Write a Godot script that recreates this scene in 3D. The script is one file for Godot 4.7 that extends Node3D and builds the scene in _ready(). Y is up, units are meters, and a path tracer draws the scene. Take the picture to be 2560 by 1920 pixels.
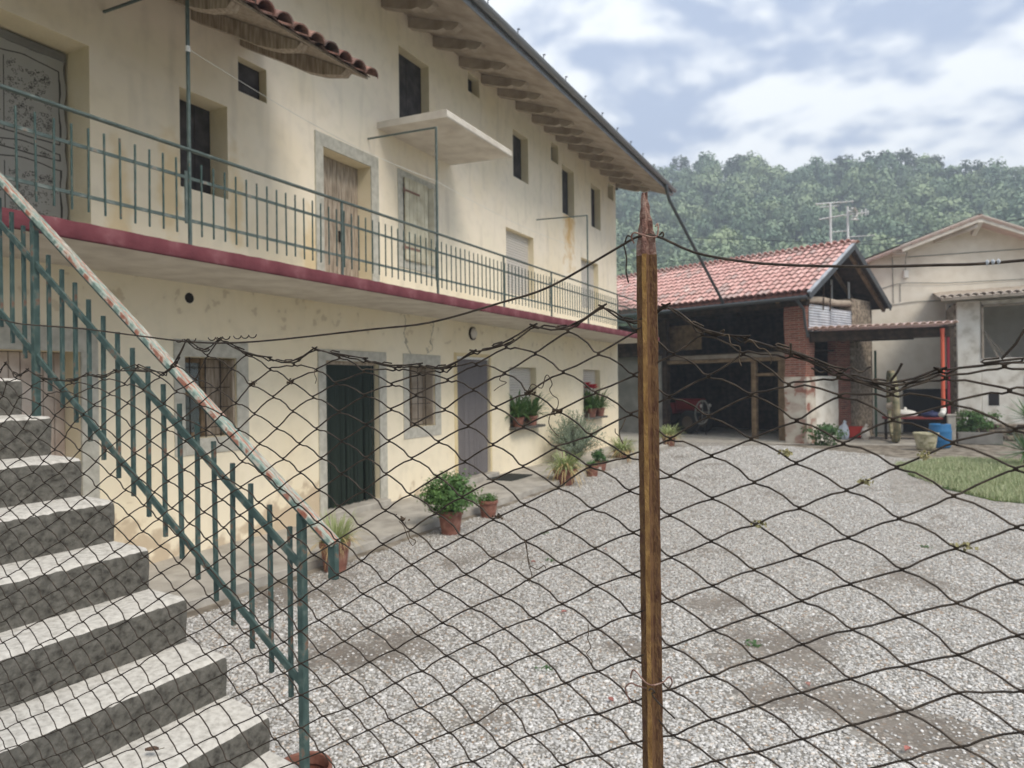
extends Node3D
# A courtyard seen through a chain-link fence: a long cream farmhouse on the left, a tiled barn, two further buildings and a wooded hill behind.
# Axes: +x runs along the farmhouse facade away from the camera, the facade lies at z = -6.4, the gravel at y = 0.

const WZ := -6.4            # plane of the farmhouse facade
var M := {}                 # materials
var used := {}              # names already given, per parent
var rng := RandomNumberGenerator.new()


# ---------------------------------------------------------------- mesh builder
class B:
	var v := PackedVector3Array()
	var n := PackedVector3Array()
	var uv := PackedVector2Array()
	var col := PackedColorArray()
	var ix := PackedInt32Array()
	var use_uv := false
	var use_col := false
	var tint := Color.WHITE

	func pt(p: Vector3, t := Vector2.ZERO) -> int:
		v.append(p)
		n.append(Vector3.ZERO)
		uv.append(t)
		if use_col:
			col.append(tint)
		return v.size() - 1

	func tri(a: int, b: int, c: int) -> void:
		ix.append(a)
		ix.append(b)
		ix.append(c)
		var f := (v[c] - v[a]).cross(v[b] - v[a])
		n[a] += f
		n[b] += f
		n[c] += f

	func quad(a: Vector3, b: Vector3, c: Vector3, d: Vector3, ta := Vector2.ZERO, tb := Vector2.ZERO, tc := Vector2.ZERO, td := Vector2.ZERO) -> void:
		var i := pt(a, ta)
		var j := pt(b, tb)
		var k := pt(c, tc)
		var l := pt(d, td)
		tri(i, j, k)
		tri(i, k, l)

	func face(a: Vector3, b: Vector3, c: Vector3) -> void:
		var i := pt(a)
		var j := pt(b)
		var k := pt(c)
		tri(i, j, k)

	func box(at: Vector3, size: Vector3, t := Basis.IDENTITY) -> void:
		var h := size / 2.0
		var p := []
		for s in [Vector3(-1, -1, -1), Vector3(1, -1, -1), Vector3(1, 1, -1), Vector3(-1, 1, -1), Vector3(-1, -1, 1), Vector3(1, -1, 1), Vector3(1, 1, 1), Vector3(-1, 1, 1)]:
			p.append(at + t * (h * s))
		for f in [[4, 7, 6, 5], [1, 2, 3, 0], [5, 6, 2, 1], [0, 3, 7, 4], [7, 3, 2, 6], [0, 4, 5, 1]]:
			quad(p[f[0]], p[f[1]], p[f[2]], p[f[3]])

	func span(lo: Vector3, hi: Vector3) -> void:
		box((lo + hi) / 2.0, hi - lo)

	# a box with chamfered edges
	func cbox(at: Vector3, size: Vector3, e := 0.006, t := Basis.IDENTITY) -> void:
		var h := size / 2.0
		var g := h - Vector3(e, e, e)
		var f := func(x: float, y: float, z: float) -> Vector3: return at + t * Vector3(x, y, z)
		for s in [-1.0, 1.0]:
			_q(f.call(s * h.x, -g.y, -g.z), f.call(s * h.x, g.y, -g.z), f.call(s * h.x, g.y, g.z), f.call(s * h.x, -g.y, g.z), t * Vector3(s, 0, 0))
			_q(f.call(-g.x, s * h.y, -g.z), f.call(g.x, s * h.y, -g.z), f.call(g.x, s * h.y, g.z), f.call(-g.x, s * h.y, g.z), t * Vector3(0, s, 0))
			_q(f.call(-g.x, -g.y, s * h.z), f.call(g.x, -g.y, s * h.z), f.call(g.x, g.y, s * h.z), f.call(-g.x, g.y, s * h.z), t * Vector3(0, 0, s))
			for r in [-1.0, 1.0]:
				_q(f.call(s * h.x, r * g.y, -g.z), f.call(s * h.x, r * g.y, g.z), f.call(s * g.x, r * h.y, g.z), f.call(s * g.x, r * h.y, -g.z), t * Vector3(s, r, 0))
				_q(f.call(s * h.x, -g.y, r * g.z), f.call(s * h.x, g.y, r * g.z), f.call(s * g.x, g.y, r * h.z), f.call(s * g.x, -g.y, r * h.z), t * Vector3(s, 0, r))
				_q(f.call(-g.x, s * h.y, r * g.z), f.call(g.x, s * h.y, r * g.z), f.call(g.x, s * g.y, r * h.z), f.call(-g.x, s * g.y, r * h.z), t * Vector3(0, s, r))
				for k in [-1.0, 1.0]:
					var a: Vector3 = f.call(s * h.x, r * g.y, k * g.z)
					var b: Vector3 = f.call(s * g.x, r * h.y, k * g.z)
					var c: Vector3 = f.call(s * g.x, r * g.y, k * h.z)
					if (c - a).cross(b - a).dot(t * Vector3(s, r, k)) < 0:
						face(a, c, b)
					else:
						face(a, b, c)

	func _q(a: Vector3, b: Vector3, c: Vector3, d: Vector3, out: Vector3) -> void:
		if (c - a).cross(b - a).dot(out) < 0:
			quad(a, d, c, b)
		else:
			quad(a, b, c, d)

	# a bar of rectangular section between two points
	func bar(a: Vector3, b: Vector3, w: float, h: float, e := 0.0, up := Vector3.UP) -> void:
		var x := (b - a).normalized()
		if absf(x.dot(up)) > 0.99:
			up = Vector3.RIGHT
		var z := x.cross(up).normalized()
		var y := z.cross(x)
		var t := Basis(x, y, z)
		if e > 0:
			cbox((a + b) / 2.0, Vector3(a.distance_to(b), h, w), e, t)
		else:
			box((a + b) / 2.0, Vector3(a.distance_to(b), h, w), t)

	# a tube along points; r may be one radius or one per point
	func tube(p: Array, r, sides := 6, cap := true) -> void:
		var d0: Vector3 = (p[1] - p[0]).normalized()
		var y := d0.cross(Vector3.UP if absf(d0.y) < 0.9 else Vector3.RIGHT).normalized()
		var first := v.size()
		for i in p.size():
			var d: Vector3 = (p[mini(i + 1, p.size() - 1)] - p[maxi(i - 1, 0)]).normalized()
			y = (y - d * y.dot(d)).normalized()
			var z := d.cross(y)
			var rr: float = r[i] if r is Array else r
			for k in sides:
				var a := TAU * k / sides
				pt(p[i] + (y * cos(a) + z * sin(a)) * rr)
		for i in p.size() - 1:
			for k in sides:
				var a := first + i * sides + k
				var b := first + i * sides + (k + 1) % sides
				tri(a, a + sides, b)
				tri(b, a + sides, b + sides)
		if cap:
			for end in [0, p.size() - 1]:
				var m := pt(p[end])
				for k in sides:
					var a: int = first + end * sides + k
					var b: int = first + end * sides + (k + 1) % sides
					if end == 0:
						tri(m, a, b)
					else:
						tri(m, b, a)

	# a surface of revolution about y; profile of (radius, height)
	func lathe(at: Vector3, prof: Array, sides := 18, t := Basis.IDENTITY, wob := 0.0) -> void:
		var first := v.size()
		for q in prof:
			for k in sides + 1:
				var a := TAU * k / sides
				var rr: float = q.x * (1.0 + wob * sin(3.0 * a + q.y * 9.0))
				pt(at + t * Vector3(cos(a) * rr, q.y, sin(a) * rr), Vector2(float(k) / sides, q.y))
		for i in prof.size() - 1:
			for k in sides:
				var a := first + i * (sides + 1) + k
				tri(a, a + sides + 1, a + 1)
				tri(a + 1, a + sides + 1, a + sides + 2)

	# a polygon (in the plane of t.x, t.y) pushed along t.z by depth; with the origin at o
	func prism(poly: PackedVector2Array, depth: float, o: Vector3, t := Basis.IDENTITY) -> void:
		if Geometry2D.is_polygon_clockwise(poly):
			poly.reverse()
		var id := Geometry2D.triangulate_polygon(poly)
		var dz := t.z * depth
		for side in 2:
			var base := v.size()
			for q in poly:
				pt(o + t.x * q.x + t.y * q.y + (dz if side == 1 else Vector3.ZERO))
			var want := t.z * (1.0 if side == 1 else -1.0)
			for k in range(0, id.size(), 3):
				var a := base + id[k]
				var b := base + id[k + 1]
				var c := base + id[k + 2]
				if (v[c] - v[a]).cross(v[b] - v[a]).dot(want) < 0:
					tri(a, c, b)
				else:
					tri(a, b, c)
		for k in poly.size():
			var p := poly[k]
			var q := poly[(k + 1) % poly.size()]
			var a := o + t.x * p.x + t.y * p.y
			var b := o + t.x * q.x + t.y * q.y
			_q(a, b, b + dz, a + dz, t.x * (q.y - p.y) - t.y * (q.x - p.x))

	# an (nu x nv) grid through a function of (0..1, 0..1)
	func grid(f: Callable, nu: int, nv: int) -> void:
		var first := v.size()
		for j in nv + 1:
			for i in nu + 1:
				var s := float(i) / nu
				var t := float(j) / nv
				pt(f.call(s, t), Vector2(s, t))
		for j in nv:
			for i in nu:
				var a := first + j * (nu + 1) + i
				tri(a, a + nu + 1, a + 1)
				tri(a + 1, a + nu + 1, a + nu + 2)

	func into(m: ArrayMesh, mat: Material) -> ArrayMesh:
		var s := []
		s.resize(Mesh.ARRAY_MAX)
		for i in n.size():
			n[i] = n[i].normalized() if n[i].length_squared() > 0 else Vector3.UP
		s[Mesh.ARRAY_VERTEX] = v
		s[Mesh.ARRAY_NORMAL] = n
		if use_uv:
			s[Mesh.ARRAY_TEX_UV] = uv
		if use_col:
			s[Mesh.ARRAY_COLOR] = col
		s[Mesh.ARRAY_INDEX] = ix
		m.add_surface_from_arrays(Mesh.PRIMITIVE_TRIANGLES, s)
		m.surface_set_material(m.get_surface_count() - 1, mat)
		return m

	func mesh(mat: Material) -> ArrayMesh:
		return into(ArrayMesh.new(), mat)


# ---------------------------------------------------------------- objects
func numbered(parent: Node, called: String) -> String:
	var key := str(parent.get_instance_id()) + called
	var k: int = used.get(key, 0)
	used[key] = k + 1
	return called if k == 0 else "%s_%03d" % [called, k]


func thing(called: String, label: String, category: String, at := Vector3.ZERO, turn := 0.0, group := "") -> Node3D:
	var o := Node3D.new()
	o.name = numbered(self, called)
	add_child(o, true)
	o.position = at
	o.rotation.y = turn
	tag(o, label, category, group)
	return o


func tag(o: Node, label := "", category := "", group := "", kind := "") -> Node:
	if label: o.set_meta("label", label)
	if category: o.set_meta("category", category)
	if group: o.set_meta("group", group)
	if kind: o.set_meta("kind", kind)
	return o


# a mesh under a thing or a part, at a place in the parent's own axes
func put(parent: Node3D, called: String, mesh: Mesh, at := Vector3.ZERO, t := Basis.IDENTITY) -> MeshInstance3D:
	var o := MeshInstance3D.new()
	o.name = numbered(parent, called)
	o.mesh = mesh
	parent.add_child(o, true)
	o.transform = Transform3D(t, at)
	return o


# a part whose mesh is given in the scene's axes, under a thing that stands somewhere without being turned
func part(th: Node3D, called: String, mesh: Mesh) -> MeshInstance3D:
	return put(th, called, mesh, -th.position)


func copies(parent: Node3D, called: String, mesh: Mesh, places: Array, colors: Array = []) -> MultiMeshInstance3D:
	var mm := MultiMesh.new()
	mm.transform_format = MultiMesh.TRANSFORM_3D
	mm.use_colors = colors.size() > 0
	mm.mesh = mesh
	mm.instance_count = places.size()
	for i in places.size():
		mm.set_instance_transform(i, places[i])
		if colors.size() > 0:
			mm.set_instance_color(i, colors[i])
	var o := MultiMeshInstance3D.new()
	o.multimesh = mm
	o.name = numbered(parent, called)
	parent.add_child(o, true)
	o.set_meta("kind", "stuff")
	return o


func dup(o: Node3D, called: String, label: String, at: Vector3, turn := 0.0, group := "") -> Node3D:
	var r: Node3D = o.duplicate()
	r.name = numbered(self, called)
	add_child(r, true)
	r.position = at
	r.rotation.y = turn
	tag(r, label, "", group)
	return r


# ---------------------------------------------------------------- materials
func lin(r: float, g: float, b: float) -> Color:
	return Color(r, g, b).linear_to_srgb()


func fbm(freq: float, oct := 5, sd := 1, kind := FastNoiseLite.TYPE_SIMPLEX_SMOOTH) -> FastNoiseLite:
	var f := FastNoiseLite.new()
	f.noise_type = kind
	f.frequency = freq
	f.fractal_octaves = oct
	f.seed = sd
	return f


func ntex(freq: float, ramp: Array, size := 512, oct := 5, sd := 1, kind := FastNoiseLite.TYPE_SIMPLEX_SMOOTH) -> NoiseTexture2D:
	var t := NoiseTexture2D.new()
	t.width = size
	t.height = size
	t.seamless = true
	t.noise = fbm(freq, oct, sd, kind)
	if ramp.size() > 0:
		var g := Gradient.new()
		var offs := PackedFloat32Array()
		var cols := PackedColorArray()
		for r in ramp:
			offs.append(r[0])
			cols.append(r[1])
		g.offsets = offs
		g.colors = cols
		t.color_ramp = g
	return t


func mat(c: Color, rough := 0.85, metal := 0.0) -> StandardMaterial3D:
	var m := StandardMaterial3D.new()
	m.albedo_color = c
	m.roughness = rough
	m.metallic = metal
	m.metallic_specular = 0.4
	return m


# triplanar noise colour, with relief from the shared grain
func surf(tex: Texture2D, tile: float, rough := 0.88, bump := 0.4, bump_tex: Texture2D = null) -> StandardMaterial3D:
	var m := mat(Color.WHITE, rough)
	m.albedo_texture = tex
	m.uv1_triplanar = true
	m.uv1_world_triplanar = true
	m.uv1_scale = Vector3.ONE / tile
	m.metallic_specular = 0.3
	if bump > 0:
		m.heightmap_enabled = true
		m.heightmap_texture = bump_tex if bump_tex else M.grain
		m.heightmap_scale = bump
	return m


func plain_leaf(c: Color) -> StandardMaterial3D:
	var m := mat(c, 0.6)
	m.cull_mode = BaseMaterial3D.CULL_DISABLED
	m.backlight_enabled = true
	m.backlight = Color(0.35, 0.4, 0.2)
	return m


func C(r: int, g: int, b: int) -> Color:
	return Color8(r, g, b)


func materials() -> void:
	M.grain = ntex(0.06, [], 512, 4, 11)
	M.plaster = surf(ntex(0.008, [[0.0, C(196, 176, 134)], [0.5, C(218, 200, 158)], [1.0, C(228, 212, 174)]], 512, 5, 3), 2.0, 0.92, 0.25)
	M.reveal = surf(ntex(0.01, [[0.0, C(214, 200, 170)], [0.5, C(226, 214, 184)], [1.0, C(232, 221, 196)]], 256, 4, 4), 1.5, 0.92, 0.2)
	M.stone_frame = surf(ntex(0.02, [[0.1, C(170, 167, 156)], [0.5, C(184, 181, 170)], [0.9, C(196, 193, 182)]], 512, 5, 5), 1.2, 0.9, 0.3)
	M.concrete = surf(ntex(0.012, [[0.1, C(150, 145, 137)], [0.5, C(168, 163, 154)], [0.9, C(184, 179, 170)]], 512, 6, 6), 2.2, 0.9, 0.4)
	M.soffit = surf(ntex(0.012, [[0.1, C(190, 182, 172)], [0.5, C(204, 197, 186)], [0.9, C(214, 208, 198)]], 512, 5, 7), 2.6, 0.92, 0.06)
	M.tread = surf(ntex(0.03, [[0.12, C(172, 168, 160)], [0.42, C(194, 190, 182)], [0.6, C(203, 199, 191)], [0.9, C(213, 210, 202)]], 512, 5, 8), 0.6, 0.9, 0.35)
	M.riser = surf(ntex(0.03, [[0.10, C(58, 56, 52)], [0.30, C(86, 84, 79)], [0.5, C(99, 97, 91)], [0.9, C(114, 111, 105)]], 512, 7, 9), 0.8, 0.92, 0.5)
	M.green_paint = surf(ntex(0.014, [[0.0, C(56, 73, 71)], [0.58, C(68, 87, 84)], [0.76, C(90, 104, 99)], [0.84, C(116, 100, 88)], [1.0, C(104, 76, 62)]], 512, 5, 10), 0.7, 0.55, 0.15)
	M.worn_paint = surf(ntex(0.012, [[0.15, C(104, 126, 118)], [0.40, C(140, 158, 148)], [0.50, C(188, 190, 178)], [0.56, C(196, 188, 174)], [0.62, C(172, 128, 110)], [0.9, C(152, 88, 70)]], 512, 6, 12), 0.3, 0.5, 0.1)
	M.worn_paint.uv1_scale = Vector3(9.0, 1.6, 1.6)
	M.grey_green = surf(ntex(0.012, [[0.0, C(74, 86, 84)], [0.6, C(94, 106, 103)], [0.78, C(120, 127, 123)], [1.0, C(128, 114, 102)]], 256, 5, 13), 0.5, 0.55, 0.1)
	M.red_band = surf(ntex(0.012, [[0.1, C(94, 50, 56)], [0.55, C(108, 60, 66)], [0.85, C(124, 80, 84)], [0.97, C(160, 144, 138)]], 256, 5, 14), 1.0, 0.85, 0.2)
	M.wood_old = surf(ntex(0.012, [[0.1, C(128, 116, 102)], [0.5, C(164, 150, 134)], [0.9, C(188, 175, 159)]], 512, 5, 15), 0.8, 0.85, 0.3)
	M.wood_old.uv1_scale = Vector3(1.2, 0.16, 1.2) * 3.0
	M.wood_tan = surf(ntex(0.012, [[0.1, C(92, 76, 58)], [0.5, C(122, 103, 80)], [0.9, C(144, 124, 100)]], 256, 5, 16), 0.9, 0.8, 0.2)
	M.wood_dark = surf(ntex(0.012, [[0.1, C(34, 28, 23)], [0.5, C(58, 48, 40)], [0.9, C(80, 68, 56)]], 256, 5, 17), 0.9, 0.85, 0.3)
	M.wood_beam = surf(ntex(0.012, [[0.1, C(146, 134, 120)], [0.5, C(166, 154, 140)], [0.9, C(182, 171, 158)]], 256, 5, 18), 1.4, 0.85, 0.1)
	M.shutter_wood = surf(ntex(0.01, [[0.1, C(176, 168, 146)], [0.6, C(204, 198, 176)], [0.95, C(216, 212, 194)]], 256, 5, 19), 1.0, 0.7, 0.15)
	M.pale_plank = surf(ntex(0.01, [[0.1, C(168, 150, 138)], [0.6, C(202, 188, 176)], [0.95, C(216, 204, 194)]], 256, 5, 20), 1.0, 0.6, 0.1)
	M.unlit_void = mat(C(46, 44, 44), 0.95)  # near-black colour in place of the shade inside openings
	M.dark_board = surf(ntex(0.012, [[0.1, C(62, 60, 62)], [0.9, C(88, 85, 86)]], 256, 4, 21), 0.8, 0.9, 0.2)
	M.glass = mat(Color(0.8, 0.85, 0.85, 0.25), 0.05)
	M.glass.transparency = BaseMaterial3D.TRANSPARENCY_ALPHA
	M.white = mat(C(224, 222, 216), 0.7)
	M.shutter_plastic = mat(C(206, 200, 192), 0.5)
	M.iron = mat(C(52, 46, 42), 0.6, 0.5)
	M.gutter = mat(C(88, 92, 96), 0.45, 0.6)
	M.eave_gutter = mat(C(136, 138, 142), 0.5, 0.3)
	M.wire = surf(ntex(0.02, [[0.1, C(44, 38, 34)], [0.55, C(68, 61, 55)], [0.9, C(92, 80, 68)]], 256, 4, 22), 0.12, 0.55, 0.0)
	M.wire.metallic = 0.35
	M.rust = surf(ntex(0.010, [[0.12, C(88, 64, 54)], [0.35, C(106, 82, 64)], [0.5, C(122, 96, 70)], [0.68, C(112, 87, 67)], [0.9, C(98, 73, 62)]], 512, 5, 23), 0.3, 0.75, 0.15)
	M.rust.uv1_scale = Vector3(15.0, 4.0, 15.0)
	M.rust.roughness = 0.95
	M.rust.metallic_specular = 0.1
	M.rust_lit_edge = surf(ntex(0.014, [[0.12, C(116, 86, 60)], [0.38, C(146, 114, 72)], [0.55, C(160, 128, 82)], [0.8, C(134, 103, 70)]], 256, 5, 24), 0.3, 0.7, 0.15)  # rust painted lighter on the web edge that catches the light
	M.rust_lit_edge.uv1_scale = Vector3(18.0, 4.5, 18.0)
	M.rust_lit_edge.roughness = 0.92
	M.rust_lit_edge.metallic_specular = 0.1
	M.rust_pale = surf(ntex(0.02, [[0.2, C(106, 78, 70)], [0.5, C(134, 102, 92)], [0.75, C(164, 140, 128)]], 256, 5, 25), 0.1, 0.85, 0.2)
	M.terracotta = surf(ntex(0.02, [[0.1, C(112, 76, 66)], [0.5, C(136, 93, 80)], [0.9, C(156, 120, 106)]], 256, 5, 26), 0.5, 0.85, 0.1)
	M.soil = mat(C(56, 44, 34), 0.95)
	M.tiles = []
	for k in 5:
		var c: Color = [C(156, 120, 108), C(146, 106, 96), C(166, 132, 120), C(134, 104, 96), C(112, 94, 88)][k]
		M.tiles.append(surf(ntex(0.02, [[0.12, c.darkened(0.45)], [0.45, c], [0.9, c.lightened(0.14)]], 128, 4, 30 + k), 0.4, 0.85, 0.15))
	var tint := mat(Color.WHITE, 0.85)
	tint.vertex_color_use_as_albedo = true
	M.tint = tint
	M.tile_tint = mat(Color.WHITE, 1.0)
	M.tile_tint.metallic_specular = 0.05
	M.tile_tint.vertex_color_use_as_albedo = true
	M.tile_pan_shaded = surf(ntex(0.03, [[0.1, C(78, 52, 46)], [0.9, C(110, 76, 68)]], 128, 4, 36), 0.5, 0.9, 0.1)  # pans darkened in colour for the shade between cover tiles
	var leaf := plain_leaf(Color.WHITE)
	leaf.vertex_color_use_as_albedo = true
	M.leaf_tint = leaf
	M.leaf_dark = plain_leaf(C(58, 92, 50))
	M.leaf_mid = plain_leaf(C(74, 106, 58))
	M.leaf_pale = plain_leaf(C(156, 166, 118))
	M.leaf_straw = plain_leaf(C(190, 166, 122))
	M.leaf_silver = plain_leaf(C(132, 146, 130))
	M.stem = mat(C(98, 90, 72), 0.9)
	M.bark = surf(ntex(0.03, [[0.1, C(58, 48, 40)], [0.9, C(106, 94, 80)]], 128, 4, 40), 0.8, 0.95, 0.5)
	M.beige = surf(ntex(0.012, [[0.1, C(218, 209, 193)], [0.5, C(227, 219, 204)], [0.9, C(233, 226, 212)]], 512, 6, 41), 3.0, 0.92, 0.3)
	M.whitewash = surf(ntex(0.009, [[0.14, C(196, 190, 178)], [0.36, C(218, 213, 203)], [0.6, C(228, 224, 215)], [0.9, C(234, 231, 223)]], 512, 6, 42), 2.4, 0.92, 0.3)
	M.peeled = surf(ntex(0.011, [[0.2, C(128, 72, 60)], [0.40, C(158, 122, 108)], [0.46, C(190, 182, 170)], [0.9, C(210, 204, 192)]], 256, 6, 43), 1.6, 0.92, 0.4)
	M.rough_stone = surf(ntex(0.04, [[0.2, C(92, 82, 72)], [0.45, C(134, 122, 108)], [0.6, C(160, 148, 132)], [0.9, C(178, 168, 152)]], 256, 5, 44, FastNoiseLite.TYPE_CELLULAR), 1.3, 0.95, 1.5)
	M.grey_wall = surf(ntex(0.01, [[0.1, C(112, 110, 106)], [0.9, C(146, 144, 138)]], 256, 5, 45), 2.0, 0.92, 0.2)
	M.zinc = surf(ntex(0.01, [[0.1, C(126, 132, 140)], [0.5, C(176, 182, 190)], [0.9, C(200, 204, 208)]], 256, 4, 46), 1.4, 0.5, 0.0)
	M.dirt = surf(ntex(0.012, [[0.1, C(84, 76, 66)], [0.5, C(128, 120, 108)], [0.9, C(160, 152, 140)]], 512, 6, 47), 2.2, 0.95, 0.6)
	M.meadow = surf(ntex(0.02, [[0.1, C(48, 66, 30)], [0.5, C(74, 92, 44)], [0.9, C(104, 112, 62)]], 256, 5, 48), 6.0, 0.95, 0.5)
	M.forest_floor = surf(ntex(0.02, [[0.1, C(26, 36, 20)], [0.9, C(48, 60, 32)]], 256, 4, 49), 12.0, 0.95, 0.0)
	M.brick = brick_material()
	M.facade = facade_material()
	M.gravel = gravel_material()


# bricks seen from twenty metres: too small to be picked apart
func brick_material() -> StandardMaterial3D:
	var im := Image.create(256, 256, false, Image.FORMAT_RGB8)
	im.fill(C(150, 138, 124))
	var r := RandomNumberGenerator.new()
	r.seed = 5
	for row in 16:
		for k in 5:
			var x := k * 64 + (32 if row % 2 else 0)
			var c := C(136, 74, 62).lerp(C(168, 104, 88), r.randf()).darkened(r.randf() * 0.25)
			for part_x in [x, x - 256]:
				im.fill_rect(Rect2i(part_x, row * 16, 60, 12), c)
	return surf(ImageTexture.create_from_image(im), 1.04, 0.92, 0.3)


func facade_material() -> StandardMaterial3D:
	var w := 1800
	var h := 738
	var im := Image.create(w, h, false, Image.FORMAT_RGB8)
	var big := fbm(0.35, 4, 51)
	var fine := fbm(3.5, 4, 52)
	var run := fbm(1.0, 3, 53)
	for j in h:
		var y := 8.2 * (1.0 - (j + 0.5) / h)
		for i in w:
			var x := 20.0 * (i + 0.5) / w - 0.5
			var a := big.get_noise_2d(x, y)
			var b := fine.get_noise_2d(x, y)
			var c := Color(0.943, 0.897, 0.795)
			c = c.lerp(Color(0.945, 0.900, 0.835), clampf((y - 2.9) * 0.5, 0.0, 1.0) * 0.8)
			c = c.lerp(Color(0.915, 0.852, 0.722), clampf(a * 0.9 + 0.02, 0.0, 0.35))
			c = c.lerp(Color(0.92, 0.885, 0.80), clampf(-a * 1.0, 0.0, 0.4))
			var streak := run.get_noise_2d(x * 3.0, y * 0.5)
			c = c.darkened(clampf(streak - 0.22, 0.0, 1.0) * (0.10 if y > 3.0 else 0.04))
			c = c.darkened(clampf(b * 0.05, 0.0, 0.03))
			if y < 0.75:                                # damp, peeling foot of the wall
				var d := (0.75 - y) * 1.1 + b * 0.55 + a * 0.7 - 0.36 - clampf((x - 6.5) * 0.09, 0.0, 0.4)
				if d > 0.0:
					c = c.lerp(Color(0.70, 0.62, 0.52), clampf(d * 3.0, 0.0, 0.6))
			if x > 15.45 and x < 16.3 and y < 5.86 and y > 4.5:   # rusty run-off under a window
				var d := (1.0 - absf(x - 15.9) / 0.42) * (y - 4.5) / 1.3 + b * 0.5
				c = c.lerp(Color(0.80, 0.61, 0.34), clampf(d * 0.8, 0.0, 0.7))
			for sx in [[4.95, 3.9], [5.8, 3.95], [4.4, 3.6], [7.0, 3.5]]:
				var d2 := 1.0 - Vector2((x - sx[0]) / 0.16, (y - sx[1]) / 0.7).length() + b * 0.5
				if d2 > 0.0:
					c = c.lerp(Color(0.80, 0.64, 0.36), clampf(d2 * 0.5, 0.0, 0.28))
			var fx := absf(x - 9.45 + b * 0.12) / 0.36      # mended flake of render under the balcony
			if y < 2.93 and fx + maxf(0.0, 2.5 - y + b * 0.15) / 0.42 < 1.0:
				c = c.lerp(Color(0.90, 0.85, 0.74), 0.75)
			elif y < 2.93 and fx + maxf(0.0, 2.5 - y + b * 0.15) / 0.42 < 1.08:
				c = c.darkened(0.28)
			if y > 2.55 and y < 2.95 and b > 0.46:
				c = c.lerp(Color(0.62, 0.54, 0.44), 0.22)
			im.set_pixel(i, j, c)
	var m := mat(Color.WHITE, 0.92)
	m.albedo_texture = ImageTexture.create_from_image(im)
	m.texture_repeat = false
	m.metallic_specular = 0.25
	return m


func gravel_material() -> StandardMaterial3D:
	var s := 1024
	var im := Image.create(s, s, false, Image.FORMAT_RGB8)
	var nz := fbm(0.02, 4, 61)
	for j in s:
		for i in s:
			im.set_pixel(i, j, Color(0.60, 0.585, 0.56).darkened(0.14 + 0.25 * nz.get_noise_2d(i, j)))
	var r := RandomNumberGenerator.new()
	r.seed = 62
	for k in 22000:
		var c := Vector2(r.randf() * s, r.randf() * s)
		var ra := r.randf_range(1.6, 4.6)
		var rb := ra * r.randf_range(0.6, 1.0)
		var an := r.randf() * PI
		var g := r.randf()
		var base := C(220, 217, 210).lerp(C(130, 126, 120), pow(g, 1.1)) if r.randf() < 0.86 else C(158, 134, 112)
		for y in range(-5, 6):
			for x in range(-5, 6):
				var q := Vector2(x, y).rotated(an)
				if (q.x / ra) * (q.x / ra) + (q.y / rb) * (q.y / rb) < 1.0:
					im.set_pixel(posmod(int(c.x) + x, s), posmod(int(c.y) + y, s), base)
	var m := mat(Color.WHITE, 0.95)
	m.albedo_texture = ImageTexture.create_from_image(im)
	m.uv1_triplanar = true
	m.uv1_world_triplanar = true
	m.uv1_scale = Vector3.ONE / 2.6
	m.metallic_specular = 0.2
	# patches of bare earth
	m.detail_enabled = true
	m.detail_blend_mode = BaseMaterial3D.BLEND_MODE_MIX
	m.detail_uv_layer = BaseMaterial3D.DETAIL_UV_2
	M.patch_noise = fbm(0.55, 4, 64)
	var earth := fbm(1.6, 4, 63)
	var mk := Image.create(640, 640, false, Image.FORMAT_RGBA8)
	for j in 640:
		for i in 640:
			var x := -2.0 + 28.0 * i / 640.0
			var z := -7.0 + 28.0 * j / 640.0
			var d := clampf((patch(x, z) - 0.30) * 2.6 + earth.get_noise_2d(x * 3.0, z * 3.0) * 0.35, 0.0, 0.75)
			var c := C(104, 97, 90).lerp(C(138, 130, 121), 0.5 + 0.5 * earth.get_noise_2d(x, z))
			mk.set_pixel(i, j, Color(c.r, c.g, c.b, d))
	m.detail_albedo = ImageTexture.create_from_image(mk)
	return m


# how bare the courtyard is at a place: above about 0.2 the gravel thins out
func patch(x: float, z: float) -> float:
	var n: float = M.patch_noise.get_noise_2d(x, z)
	var d := n * 0.75
	for q in [[4.5, -0.15, 0.42], [4.15, 0.25, 0.34], [5.2, -0.35, 0.35], [4.1, -3.5, 0.55], [4.0, -3.0, 0.4], [4.4, -0.6, 0.3], [6.1, -1.1, 0.3], [4.7, -1.7, 0.35], [3.1, -2.1, 0.3], [7.6, 0.4, 0.5], [4.6, -4.5, 0.5], [16.0, 1.6, 1.6]]:
		d += 0.42 * exp(-((x - q[0]) * (x - q[0]) + (z - q[1]) * (z - q[1])) / (q[2] * q[2]))
	return d


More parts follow.
